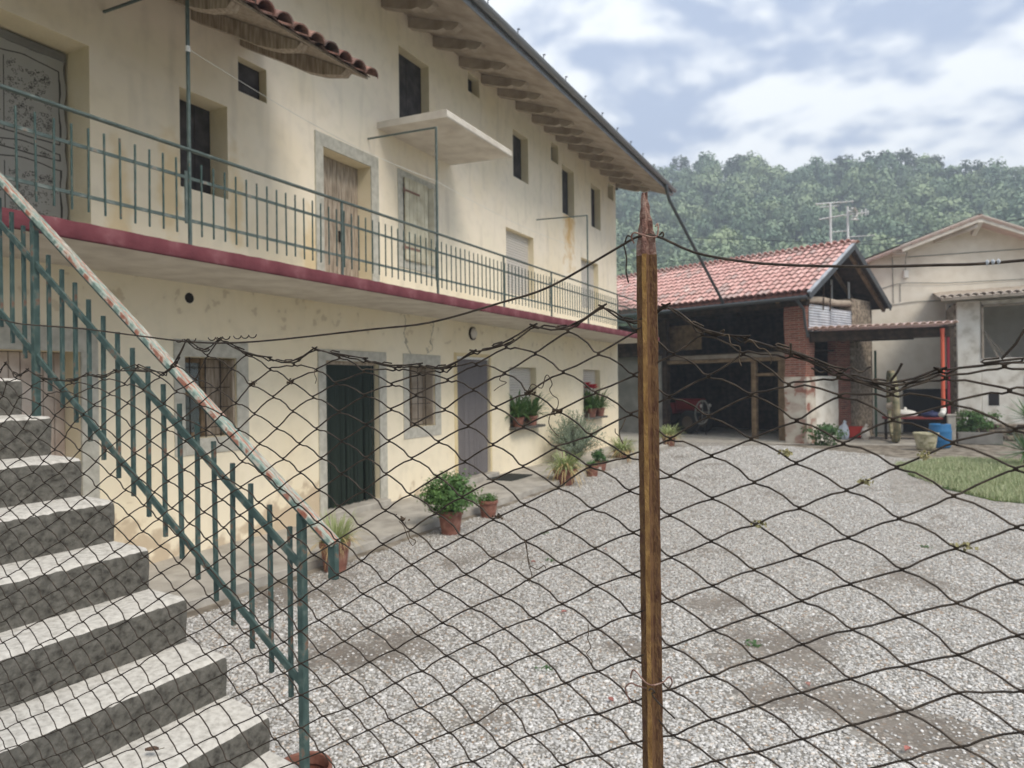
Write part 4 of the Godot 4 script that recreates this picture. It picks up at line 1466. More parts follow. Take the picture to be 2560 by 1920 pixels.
	var tb := func(e0: Vector2, e1: Vector2, flip: float) -> void:
		var d := (e1 - e0).normalized()
		var zax := BB * -d.x + Vector3.UP * -d.y          # down the slope
		var xax := BA * flip
		var yax := zax.cross(xax)
		var len := e0.distance_to(e1)
		var rows := int(len / 0.315)
		for i in 47:
			for j in rows + 1:
				var s := len - 0.02 - j * 0.315
				if s < 0.0: continue
				var q: Vector2 = e0 + d * (s - 0.02)
				var at := bp(-9.5 + i * 0.2135, q.y, q.x) + yax * (0.062 + rng.randf_range(0, 0.014)) + xax * rng.randf_range(-0.01, 0.01)
				places.append(Transform3D(Basis(xax, yax, zax) * Basis(Vector3.RIGHT, -0.085) * Basis(Vector3.UP, rng.randf_range(-0.04, 0.04)), at + zax * -0.28))
				var g := rng.randf()
				var base := lin(0.37, 0.125, 0.105).lerp(lin(0.46, 0.185, 0.155), rng.randf())
				if g < 0.13: base = lin(0.22, 0.12, 0.105)
				elif g < 0.26: base = lin(0.30, 0.12, 0.10)
				elif g > 0.985: base = lin(0.48, 0.28, 0.24)
				cols.append(base)
	tb.call(front, ridge, 1.0)
	tb.call(back, ridge, -1.0)
	copies(roof, "roof_tiles", coppo(0.40, 0.074, 0.092, 6, 0.02).mesh(M.tile_tint), places, cols)
	var pn := B.new()
	var pf := func(s: float, tt: float) -> Vector3:
		return bp(lerpf(-9.6, 0.4, s), lerpf(front.y, ridge.y, tt) + 0.055 - 0.03 * absf(sin(s * PI * 47.0)), lerpf(front.x, ridge.x, tt))
	pn.grid(pf, 188, 1)
	tag(put(roof, "pan_tiles", pn.mesh(M.tile_pan_shaded)), "", "", "", "stuff")
	for i in 26:
		put(roof, "ridge_tile", ridge_mesh(), bp(-9.5 + i * 0.385, ridge.y + 0.075, ridge.x), Basis(BA.cross(Vector3.UP) * -1.0, Vector3.UP, BA * 1.0).orthonormalized())
	# the tractor parked in the dark of the barn
	var tr := thing("tractor", "old red tractor parked in the dark opening of the barn", "tractor", bp(-5.0, 0.03, 1.6))
	var h := B.new()
	bbox(h, -5.5, -4.45, 0.82, 1.25, 1.3, 1.8, 0.06)
	bbox(h, -5.9, -5.5, 0.7, 1.1, 1.15, 1.95, 0.05)
	part(tr, "hood", h.mesh(mat(C(120, 24, 26), 0.6)))  # red darkened to carry the shade of the barn
	var gr := B.new()
	bbox(gr, -4.44, -4.40, 0.55, 1.2, 1.34, 1.76, 0.01)
	part(tr, "grille", gr.mesh(M.iron))
	for q in [1.28, 1.82]:
		var lp := B.new()
		lp.lathe(bp(-4.38, 1.0, q), [Vector2(0, 0.05), Vector2(0.05, 0.04), Vector2(0.07, 0.0)], 12, Basis(Vector3.UP, BA, Vector3.UP.cross(BA)))
		part(tr, "headlight", lp.mesh(M.shutter_plastic))
	for q in [[-6.1, 0.66, 1.0, 0.66, 0.3], [-6.1, 0.66, 2.1, 0.66, 0.3], [-4.75, 0.40, 1.08, 0.40, 0.2], [-4.75, 0.40, 2.0, 0.40, 0.2]]:
		var wh := B.new()
		var r: float = q[3]
		wh.lathe(bp(q[0], q[1] + 0.03, q[2]), [Vector2(r * 0.55, -q[4] / 2), Vector2(r * 0.9, -q[4] / 2), Vector2(r, -q[4] * 0.3), Vector2(r, q[4] * 0.3), Vector2(r * 0.9, q[4] / 2), Vector2(r * 0.55, q[4] / 2)], 22, Basis(BA, BB, BA.cross(BB)))
		var w := part(tr, "wheel", wh.mesh(mat(C(36, 35, 34), 0.9)))
		var rim := B.new()
		rim.lathe(bp(q[0], q[1] + 0.03, q[2]), [Vector2(0, -q[4] * 0.3), Vector2(r * 0.5, -q[4] * 0.35), Vector2(r * 0.56, -q[4] * 0.5), Vector2(r * 0.56, q[4] * 0.5), Vector2(0, q[4] * 0.3)], 18, Basis(BA, BB, BA.cross(BB)))
		put(w, "rim", rim.mesh(mat(C(92, 80, 66), 0.8)))
	var seat := B.new()
	bbox(seat, -6.5, -6.1, 1.1, 1.2, 1.3, 1.8, 0.03)
	bbox(seat, -6.55, -6.48, 1.15, 1.5, 1.3, 1.8, 0.03)
	part(tr, "seat", seat.mesh(M.iron))
	var sw := B.new()
	sw.tube([bp(-5.6, 1.1, 1.55), bp(-5.85, 1.42, 1.55)], 0.02, 6)
	sw.lathe(bp(-5.85, 1.42, 1.55), [Vector2(0.17, -0.015), Vector2(0.2, 0.0), Vector2(0.17, 0.015), Vector2(0.17, -0.015)], 18, Basis(BB, (BA * -0.6 + Vector3.UP * 0.8), BB.cross(BA * -0.6 + Vector3.UP * 0.8)))
	part(tr, "steering_wheel", sw.mesh(M.iron))
	var fw2 := thing("iron_hoop", "round grey spoked iron hoop leaning in the barn beside the red tractor", "hoop", bp(-4.1, 0.4, 0.95))
	var hoop := []
	for k in 21:
		var a := TAU * k / 20.0
		hoop.append(bp(-4.12 + 0.27 * cos(a), 0.80 + 0.40 * sin(a), 0.95 + 0.05 * sin(a)))
	var hb := B.new()
	hb.tube(hoop, 0.028, 6, false)
	part(fw2, "hoop", hb.mesh(M.grey_wall))
	var hb2 := B.new()
	hb2.tube([bp(-4.12, 0.40, 0.95), bp(-4.12, 1.2, 1.0)], 0.016, 6)
	hb2.tube([bp(-4.39, 0.8, 0.97), bp(-3.85, 0.8, 0.97)], 0.016, 6)
	part(fw2, "spoke", hb2.mesh(M.grey_wall))
	var leg := B.new()
	leg.bar(bp(-4.3, 0.03, 0.9), bp(-4.2, 0.45, 0.95), 0.03, 0.03)
	leg.bar(bp(-3.94, 0.03, 0.9), bp(-4.04, 0.45, 0.95), 0.03, 0.03)
	part(fw2, "leg", leg.mesh(M.iron))
	# boards leaning in the right bay
	var bd := thing("leaning_ladder", "wooden ladder leaning inside the right bay of the barn", "ladder", bp(-0.6, 0.03, 0.7))
	for x in [-0.98, -0.72]:
		var l := B.new()
		l.bar(bp(x, 0.03, 0.62), bp(x, 2.0, 0.85), 0.05, 0.03, 0.004)
		part(bd, "rail", l.mesh(M.wood_tan))
	for k in 6:
		var l := B.new()
		l.bar(bp(-0.98, 0.3 + 0.3 * k, 0.66 + 0.034 * k), bp(-0.72, 0.3 + 0.3 * k, 0.66 + 0.034 * k), 0.03, 0.03)
		part(bd, "rung", l.mesh(M.wood_tan))


func ridge_mesh() -> ArrayMesh:
	if not M.has("ridge_mesh"):
		M.ridge_mesh = coppo(0.44, 0.10, 0.125, 6).mesh(M.tiles[2])
	return M.ridge_mesh


# a wall block with slightly uneven edges, in the barn's axes
func pier_mesh(a0: float, a1: float, y0: float, y1: float, b0: float, b1: float, m: Material, rough: float) -> ArrayMesh:
	var b := B.new()
	var k := maxi(1, int((y1 - y0) / 0.25)) if rough > 0 else 1
	var r := RandomNumberGenerator.new()
	r.seed = int(a0 * 100) + int(y1 * 37)
	var rings := []
	for i in k + 1:
		var y := lerpf(y0, y1, float(i) / k)
		var j := func() -> float: return r.randf_range(-rough, rough)
		rings.append([bp(a0 + j.call(), y, b0 + j.call()), bp(a1 + j.call(), y, b0 + j.call()), bp(a1 + j.call(), y, b1 + j.call()), bp(a0 + j.call(), y, b1 + j.call())])
	for i in k:
		for e in 4:
			b.quad(rings[i][e], rings[i][(e + 1) % 4], rings[i + 1][(e + 1) % 4], rings[i + 1][e])
	b.quad(rings[k][0], rings[k][1], rings[k][2], rings[k][3])
	b.quad(rings[0][0], rings[0][1], rings[0][2], rings[0][3])
	return b.mesh(m)


# ---------------------------------------------------------------- lean-to between the barn and the white building
func lean_to() -> void:
	var l := Vector3(22.45, 0, -1.52)
	var r := Vector3(23.75, 0, 2.08)
	var d := (r - l).normalized()
	var bk := Vector3(d.z, 0, -d.x)
	var q := func(s: float, y: float, e: float) -> Vector3: return l + d * s + bk * e + Vector3.UP * y
	var len := l.distance_to(r)
	var t := thing("lean_to", "lean-to roof on a dark beam with red posts between the barn and the white shed", "shelter", Vector3(23.1, 0, 0.3))
	var bm := B.new()
	bm.bar(q.call(0.0, 3.08, 0.06), q.call(len, 3.17, 0.06), 0.14, 0.24, 0.008)
	part(t, "front_beam", bm.mesh(M.wood_dark))
	var fc := B.new()
	fc.bar(q.call(-0.1, 3.225, -0.02), q.call(len + 0.1, 3.315, -0.02), 0.025, 0.07, 0.004)
	part(t, "eave_board", fc.mesh(M.wood_dark))
	var sk := B.new()
	sk.quad(q.call(-0.1, 3.26, -0.05), q.call(len + 0.2, 3.35, -0.05), q.call(len + 0.2, 3.30, 2.6), q.call(-0.1, 3.2, 2.6))
	var roof := part(t, "roof", sk.mesh(M.wood_dark))
	var places := []
	var cols := []
	for i in 19:
		for j in 8:
			places.append(Transform3D(Basis(d, Vector3.UP, d.cross(Vector3.UP)), q.call(0.02 + i * 0.207, 3.285 + 0.0048 * i - 0.006 * j, -0.08 + j * 0.33) + Vector3.UP * 0.03))
			cols.append(lin(0.50, 0.24, 0.19).lerp(lin(0.62, 0.38, 0.32), rng.randf()))
	copies(roof, "roof_tiles", coppo(0.40, 0.088, 0.100, 6).mesh(M.tint), places, cols)
	for e in [1.2, 2.4]:
		var b := B.new()
		b.bar(q.call(0.0, 3.1, e), q.call(len, 3.18, e), 0.10, 0.14)
		part(t, "rear_beam", b.mesh(M.wood_dark))
	var p := B.new()
	p.cbox(q.call(len - 0.02, 1.55, 0.08), Vector3(0.07, 3.1, 0.07), 0.006)
	part(t, "post", p.mesh(mat(C(140, 40, 54), 0.5)))
	var dp := B.new()
	var u: Vector3 = q.call(len - 0.26, 0, -0.12)
	dp.tube([u + Vector3(0, 3.28, 0), u + Vector3(0, 3.1, 0), u + Vector3(0, 1.0, 0), u + Vector3(0.0, 0.92, 0)], [0.062, 0.05, 0.05, 0.05], 12)
	var pipe := part(t, "downpipe", dp.mesh(mat(C(216, 104, 78), 0.5)))
	var el := B.new()
	el.tube([u + Vector3(0, 1.02, 0), u + Vector3(0, 0.93, 0), u + Vector3(-0.06, 0.86, -0.03), u + Vector3(-0.13, 0.83, -0.06)], [0.07, 0.075, 0.075, 0.085], 12)
	put(pipe, "elbow", el.mesh(M.white))
	# what stands beneath it
	var wb := thing("workbench", "cluttered low workbench in the shade under the lean-to", "workbench", Vector3(25.0, 0, 1.0))
	var top := B.new()
	top.cbox(Vector3(25.0, 0.66, 1.15), Vector3(0.9, 0.05, 1.6), 0.006)
	part(wb, "top", top.mesh(mat(C(132, 60, 58), 0.8)))
	for e in [[24.65, 0.45], [24.65, 1.85], [25.35, 0.45], [25.35, 1.85]]:
		var lg := B.new()
		lg.cbox(Vector3(e[0], 0.32, e[1]), Vector3(0.07, 0.64, 0.07), 0.004)
		part(wb, "leg", lg.mesh(M.wood_dark))
	var sack := func(at: Vector3, s: Vector3, m: Material, sd: int) -> ArrayMesh:
		var b := B.new()
		var nz := fbm(1.1, 3, sd)
		var f := func(a: float, c: float) -> Vector3:
			var th := a * TAU
			var ph := c * PI
			var dd := Vector3(cos(th) * sin(ph), cos(ph), sin(th) * sin(ph))
			var k := 1.0 + 0.28 * nz.get_noise_3d(dd.x, dd.y, dd.z)
			var o := dd * k
			o.y = maxf(o.y, -0.75)
			return at + Vector3(o.x * s.x, (o.y + 0.75) * s.y, o.z * s.z)
		b.grid(f, 20, 12)
		return b.mesh(m)
	var items := [
		["plastic_sack", "crumpled white sack lying on the workbench under the lean-to", "sack", Vector3(24.9, 0.685, 0.95), Vector3(0.2, 0.13, 0.34), M.white, 3],
		["plastic_bag", "pale blue-white plastic bag standing on the ground beside the low white wall", "bag", Vector3(24.3, 0, -0.72), Vector3(0.16, 0.28, 0.16), mat(C(190, 200, 214), 0.5), 5],
		["cloth_bundle", "dark blue tarpaulin bundled on the right end of the workbench", "tarpaulin", Vector3(24.9, 0.685, 1.65), Vector3(0.2, 0.1, 0.26), mat(C(44, 52, 88), 0.6), 6],
		["plastic_sack", "grey-white sack on the ground beside the red crate", "sack", Vector3(24.6, 0, -0.12), Vector3(0.14, 0.22, 0.13), M.shutter_plastic, 8],
	]
	for it in items:
		var o := thing(it[0], it[1], it[2], it[3])
		put(o, "body", sack.call(Vector3.ZERO, it[4], it[5], it[6]))
		var tie := B.new()
		tie.tube([Vector3(0, it[4].y * 1.55, 0), Vector3(0.02, it[4].y * 1.85, 0.01), Vector3(0.05, it[4].y * 2.0, 0.04)], [0.05, 0.03, 0.06], 7)
		put(o, "neck", tie.mesh(it[5]))
	var cr := thing("plastic_crate", "red plastic crate on the ground under the lean-to", "crate", Vector3(24.9, 0, -0.42))
	var cm := mat(C(196, 60, 48), 0.5)
	for e in [[Vector3(0, 0.04, 0), Vector3(0.38, 0.03, 0.52)], [Vector3(-0.18, 0.2, 0), Vector3(0.02, 0.34, 0.52)], [Vector3(0.18, 0.2, 0), Vector3(0.02, 0.34, 0.52)], [Vector3(0, 0.2, -0.25), Vector3(0.34, 0.34, 0.02)], [Vector3(0, 0.2, 0.25), Vector3(0.34, 0.34, 0.02)]]:
		var b := B.new()
		b.cbox(e[0], e[1], 0.004)
		put(cr, "side" if e[0].y > 0.1 else "bottom", b.mesh(cm))
	var tb := thing("water_barrel", "blue plastic barrel under the orange downpipe", "barrel", Vector3(22.15, 0, 1.68))
	var bb := B.new()
	bb.lathe(Vector3.ZERO, [Vector2(0.0, 0.01), Vector2(0.22, 0.0), Vector2(0.25, 0.04), Vector2(0.27, 0.2), Vector2(0.285, 0.22), Vector2(0.27, 0.24), Vector2(0.275, 0.42), Vector2(0.288, 0.44), Vector2(0.272, 0.46), Vector2(0.25, 0.60), Vector2(0.26, 0.62), Vector2(0.24, 0.64), Vector2(0.2, 0.625), Vector2(0.0, 0.62)], 26)
	put(tb, "drum", bb.mesh(mat(C(46, 108, 156), 0.45)))
	var lid := B.new()
	lid.lathe(Vector3(0.05, 0.625, 0.08), [Vector2(0.06, 0.0), Vector2(0.06, 0.025), Vector2(0.0, 0.03)], 14)
	put(tb, "cap", lid.mesh(M.iron))
	var tub := thing("planter_tub", "mossy cream plastic planter tub standing before the blue barrel", "planter", Vector3(21.3, 0, 1.30))
	var tbm := B.new()
	tbm.lathe(Vector3.ZERO, [Vector2(0.0, 0.0), Vector2(0.20, 0.0), Vector2(0.225, 0.1), Vector2(0.27, 0.38), Vector2(0.30, 0.40), Vector2(0.305, 0.45), Vector2(0.28, 0.455), Vector2(0.26, 0.40), Vector2(0.24, 0.36)], 24)
	put(tub, "tub", tbm.mesh(surf(ntex(0.02, [[0.2, C(120, 118, 88)], [0.5, C(184, 178, 150)], [0.9, C(204, 198, 176)]], 128, 4, 111), 0.5, 0.7, 0.1)))
	var ts := B.new()
	ts.lathe(Vector3(0, 0.37, 0), [Vector2(0.245, 0.0), Vector2(0.0, 0.02)], 20)
	put(tub, "soil", ts.mesh(M.soil))
	# the old wheel leaning on edge and the green pole
	var wl := thing("wooden_cartwheel", "tall weathered wheel stood on edge under the lean-to, seen almost edge-on", "wheel", Vector3(23.6, 0, 0.62))
	var ax := Basis(Vector3.UP, deg_to_rad(-3.0))
	var rim := B.new()
	var side := Vector3(0.06, 0.05, 1.0).normalized()      # the axle
	var fwd := Vector3(side.z, 0, -side.x).normalized()
	var wt := Basis(fwd, side, fwd.cross(side))
	rim.lathe(Vector3(0, 1.06, 0), [Vector2(0.86, -0.08), Vector2(1.05, -0.085), Vector2(1.06, 0.0), Vector2(1.05, 0.085), Vector2(0.86, 0.08), Vector2(0.86, -0.08)], 40, wt)
	put(wl, "rim", rim.mesh(surf(ntex(0.02, [[0.2, C(84, 92, 70)], [0.6, C(138, 132, 108)], [0.9, C(176, 164, 136)]], 128, 4, 112), 0.8, 0.9, 0.2)))
	var hub := B.new()
	hub.lathe(Vector3(0, 1.06, 0), [Vector2(0.0, -0.18), Vector2(0.10, -0.17), Vector2(0.14, 0.0), Vector2(0.10, 0.17), Vector2(0.0, 0.18)], 16, wt)
	put(wl, "hub", hub.mesh(M.wood_beam))
	for k in 10:
		var a := TAU * k / 10.0
		var sp := B.new()
		var dd: Vector3 = wt * Vector3(cos(a), 0, sin(a))
		sp.bar(Vector3(0, 1.06, 0) + dd * 0.1, Vector3(0, 1.06, 0) + dd * 0.88, 0.05, 0.07, 0.006)
		put(wl, "spoke", sp.mesh(M.wood_beam))
	var gp := thing("green_pole", "thin green pole standing against the beige house wall beside the barn", "pole", Vector3(25.2, 0, 0.18))
	var gb := B.new()
	gb.cbox(Vector3(0, 1.38, 0), Vector3(0.07, 2.76, 0.07), 0.006)
	put(gp, "shaft", gb.mesh(mat(C(66, 92, 74), 0.6)))
	var gc := B.new()
	gc.cbox(Vector3(0, 0.02, 0), Vector3(0.3, 0.04, 0.3), 0.006)
	put(gp, "foot", gc.mesh(M.concrete))
	var tag_post := ["short grey concrete post left of the planter behind the blue barrel", "short grey concrete post nearest the white shed"]
	for k in 2:
		var cp := thing("concrete_post", tag_post[k], "post", Vector3(23.4 + 1.4 * k, 0, 2.05 + 0.32 * k), 0.0, "concrete posts by the shed")
		var b := B.new()
		b.cbox(Vector3(0, 0.4, 0), Vector3(0.22, 0.8, 0.2), 0.015)
		put(cp, "shaft", b.mesh(M.concrete))
		var c2 := B.new()
		c2.cbox(Vector3(0, 0.82, 0), Vector3(0.26, 0.05, 0.24), 0.012)
		put(cp, "cap", c2.mesh(M.concrete))


# ---------------------------------------------------------------- the two buildings behind
func back_buildings() -> void:
	var P := Vector3(29, 0, 3.12)
	var g := Vector3(0.33, 0, 0.944)
	var n := Vector3(0.944, 0, -0.33)          # away from the courtyard
	var q := func(s: float, y: float, e: float) -> Vector3: return P + g * s + n * e + Vector3.UP * y
	var t := thing("beige_house", "large plain beige house with a shallow tiled gable behind the lean-to", "house", P)
	var b := B.new()
	var wl := -3.25
	var wr := 3.4
	b.quad(q.call(wl, 0, 0), q.call(wl, 5.95, 0), q.call(wr, 5.95, 0), q.call(wr, 0, 0))
	b.face(q.call(wl, 5.95, 0), q.call(0, 7.2, 0), q.call(wr, 5.95, 0))
	part(t, "gable_wall", b.mesh(M.beige))
	var b2 := B.new()
	b2.quad(q.call(wl, 0, 0), q.call(wl, 5.95, 0), q.call(wl, 5.95, 9), q.call(wl, 0, 9))
	b2.quad(q.call(wr, 0, 0), q.call(wr, 5.95, 0), q.call(wr, 5.95, 9), q.call(wr, 0, 9))
	b2.quad(q.call(wl, 0, 9), q.call(wl, 5.95, 9), q.call(wr, 5.95, 9), q.call(wr, 0, 9))
	part(t, "side_wall", b2.mesh(M.beige))
	var rf := B.new()
	for e in [[-3.9, 1.0], [3.95, 1.0]]:
		var yl := 7.36 - absf(e[0]) * 0.375
		rf.quad(q.call(e[0], yl, -0.75), q.call(0, 7.36, -0.75), q.call(0, 7.36, 9.5), q.call(e[0], yl, 9.5))
		rf.quad(q.call(e[0], yl - 0.1, -0.74), q.call(0, 7.26, -0.74), q.call(0, 7.26, 9.5), q.call(e[0], yl - 0.1, 9.5))
	var roof := part(t, "roof", rf.mesh(M.soffit))
	for e in [-1.0, 1.0]:
		var fb := B.new()
		fb.bar(q.call(e * 2.5, 7.20 - 2.5 * 0.375, -0.77), q.call(e * 0.02, 7.20, -0.77), 0.06, 0.24, 0.01)
		fb.bar(q.call(e * 3.85, 7.24 - 3.85 * 0.375, -0.6), q.call(e * 2.5, 7.24 - 2.5 * 0.375, -0.6), 0.05, 0.14, 0.01)
		put(roof, "barge_board", fb.mesh(M.soffit))
	var cb := B.new()
	cb.bar(q.call(0.0, 7.12, -0.78), q.call(0.0, 6.75, -0.3), 0.16, 0.16, 0.01)
	cb.bar(q.call(-0.05, 6.95, -0.7), q.call(-1.1, 6.6, -0.02), 0.12, 0.12, 0.01)
	cb.cbox(q.call(-2.42, 6.2, -0.4), Vector3(0.5, 0.2, 0.4), 0.01)
	put(roof, "ridge_bracket", cb.mesh(M.soffit))
	var places := []
	var cols := []
	for s in [-1.0, 1.0]:
		var down: Vector3 = (g * s * 1.0 - Vector3.UP * 0.375).normalized()
		var xa: Vector3 = n * (-s)
		var ya: Vector3 = down.cross(xa)
		for i in 13:
			for j in 26:
				var p: Vector3 = q.call(s * 0.33 * i * 0.94, 7.36 - 0.33 * i * 0.94 * 0.375, -0.72 + j * 0.4) + ya * 0.05
				places.append(Transform3D(Basis(xa, ya, down), p))
				cols.append(lin(0.34, 0.19, 0.15).lerp(lin(0.28, 0.19, 0.16), rng.randf()))
	copies(roof, "roof_tiles", coppo(0.40, 0.15, 0.17, 6).mesh(M.tint), places, cols)
	# window with a box under it, wires and a white meter box on the wall
	var w := B.new()
	for e in [[-0.76, -0.69, 3.66, 4.44], [-0.46, -0.40, 3.66, 4.44], [-0.69, -0.46, 4.37, 4.44], [-0.69, -0.46, 3.66, 3.73]]:
		w.box(q.call((e[0] + e[1]) / 2.0, (e[2] + e[3]) / 2.0, -0.03), Vector3(e[1] - e[0], e[3] - e[2], 0.08), Basis(g, Vector3.UP, g.cross(Vector3.UP)))
	var win := part(t, "window", w.mesh(M.white))
	var gl := B.new()
	gl.quad(q.call(-0.7, 3.7, -0.01), q.call(-0.7, 4.4, -0.01), q.call(-0.45, 4.4, -0.01), q.call(-0.45, 3.7, -0.01))
	put(win, "pane", gl.mesh(mat(C(104, 116, 120), 0.15)))
	var bx := B.new()
	bx.cbox(q.call(-0.70, 3.54, -0.2), Vector3(0.58, 0.33, 0.36), 0.01, Basis(g, Vector3.UP, g.cross(Vector3.UP)))
	part(t, "window_box", bx.mesh(mat(C(112, 108, 104), 0.8)))
	var dk := B.new()
	dk.box(q.call(-1.3, 0.75, -0.02), Vector3(1.8, 1.5, 0.06), Basis(g, Vector3.UP, g.cross(Vector3.UP)))
	part(t, "dark_low_panel", dk.mesh(M.unlit_void))  # flat panel coloured dark in place of a shaded opening
	var mb := B.new()
	mb.cbox(q.call(-2.08, 5.5, -0.06), Vector3(0.16, 0.26, 0.12), 0.01, Basis(g, Vector3.UP, g.cross(Vector3.UP)))
	part(t, "meter_box", mb.mesh(M.white))
	for e in [[[-2.2, 6.2, -0.5], [-2.1, 6.0, -0.1], [-2.08, 5.6, -0.05]], [[-2.95, 5.0, -0.03], [-2.4, 5.16, -0.04], [-2.08, 5.2, -0.06], [-0.8, 5.15, -0.05], [3.2, 5.25, -0.04]], [[-2.26, 5.16, -0.03], [-2.25, 4.55, -0.03]], [[-2.5, 6.1, -0.03], [-2.48, 4.5, -0.03]], [[-2.75, 4.42, -0.03], [-1.7, 4.55, -0.03], [-0.75, 4.55, -0.03]], [[-2.0, 6.1, -0.03], [3.2, 6.3, -0.03]]]:
		var wr2 := B.new()
		var pts := []
		for p in e: pts.append(q.call(p[0], p[1], p[2]))
		wr2.tube(pts, 0.010, 5)
		part(t, "wall_cable", wr2.mesh(M.gutter))
	# white shed at the right
	var s2 := thing("white_shed", "whitewashed shed with a large dark opening at the right edge", "shed", Vector3(26.2, 0, 4.4))
	var x := 26.0
	var wb := B.new()
	wb.cbox(Vector3(26.12, 2.12, 2.775), Vector3(0.24, 4.24, 0.63), 0.02)
	wb.cbox(Vector3(26.12, 1.23, 4.05), Vector3(0.236, 2.46, 1.93), 0.02)
	wb.cbox(Vector3(26.12, 4.17, 5.4), Vector3(0.236, 0.14, 4.6), 0.02)
	wb.cbox(Vector3(26.12, 2.1, 7.4), Vector3(0.24, 4.2, 1.6), 0.02)
	wb.cbox(Vector3(26.12, 2.1, 5.9), Vector3(0.236, 0.5, 1.4), 0.02)
	var fw := part(s2, "front_wall", wb.mesh(M.whitewash))
	var sw := B.new()
	sw.box(Vector3(28.6, 2.1, 2.5), Vector3(4.8, 4.2, 0.2))
	sw.box(Vector3(28.6, 2.1, 8.1), Vector3(4.8, 4.2, 0.2))
	sw.box(Vector3(31.0, 2.1, 5.3), Vector3(0.2, 4.2, 5.8))
	sw.box(Vector3(28.6, 2.2, 5.3), Vector3(4.6, 0.1, 5.4))
	part(s2, "inner_wall", sw.mesh(M.rough_stone))
	var ho := B.new()
	ho.box(Vector3(25.997, 1.2, 3.40), Vector3(0.012, 0.38, 0.27))
	part(s2, "small_opening", ho.mesh(M.unlit_void))  # flat dark plate, painted for the shade of a small hole
	var jb := B.new()
	for e in [[3.10, 3.16, 2.46, 4.1], [3.10, 6.4, 4.04, 4.1]]:
		jb.cbox(Vector3(26.0, (e[2] + e[3]) / 2.0, (e[0] + e[1]) / 2.0), Vector3(0.1, e[3] - e[2], e[1] - e[0]), 0.004)
	part(s2, "door_frame", jb.mesh(M.wood_beam))
	for k in 3:
		var pl := B.new()
		pl.bar(Vector3(26.3 + 0.1 * k, 2.4, 3.6 + 0.2 * k), Vector3(26.5 + 0.1 * k, 3.3 - 0.15 * k, 3.25 + 0.1 * k), 0.10, 0.03)
		part(s2, "leaning_board", pl.mesh(M.wood_beam))
	var dr := B.new()
	dr.cbox(Vector3(26.0, 0.95, 4.62), Vector3(0.04, 1.9, 0.9), 0.006)
	part(s2, "lower_door", dr.mesh(M.wood_dark))
	var sr := B.new()
	sr.quad(Vector3(25.4, 4.30, 2.0), Vector3(25.4, 4.42, 8.6), Vector3(31.4, 5.3, 8.6), Vector3(31.4, 5.3, 2.0))
	sr.quad(Vector3(25.4, 4.25, 2.0), Vector3(25.4, 4.37, 8.6), Vector3(31.4, 5.24, 8.6), Vector3(31.4, 5.24, 2.0))
	sr.bar(Vector3(25.39, 4.27, 2.0), Vector3(25.39, 4.39, 8.6), 0.03, 0.08)
	var rf2 := part(s2, "roof", sr.mesh(M.wood_beam))
	places = []
	cols = []
	for i in 32:
		places.append(Transform3D(Basis(Vector3(0, 0, 1), Vector3.UP, Vector3(-1, 0, 0)).orthonormalized(), Vector3(25.72, 4.33 + 0.0038 * i, 2.05 + i * 0.206)))
		cols.append(lin(0.24, 0.2, 0.17).lerp(lin(0.4, 0.3, 0.26), rng.randf()))
	copies(rf2, "roof_tiles", coppo(0.4, 0.085, 0.1, 6).mesh(M.tint), places, cols)


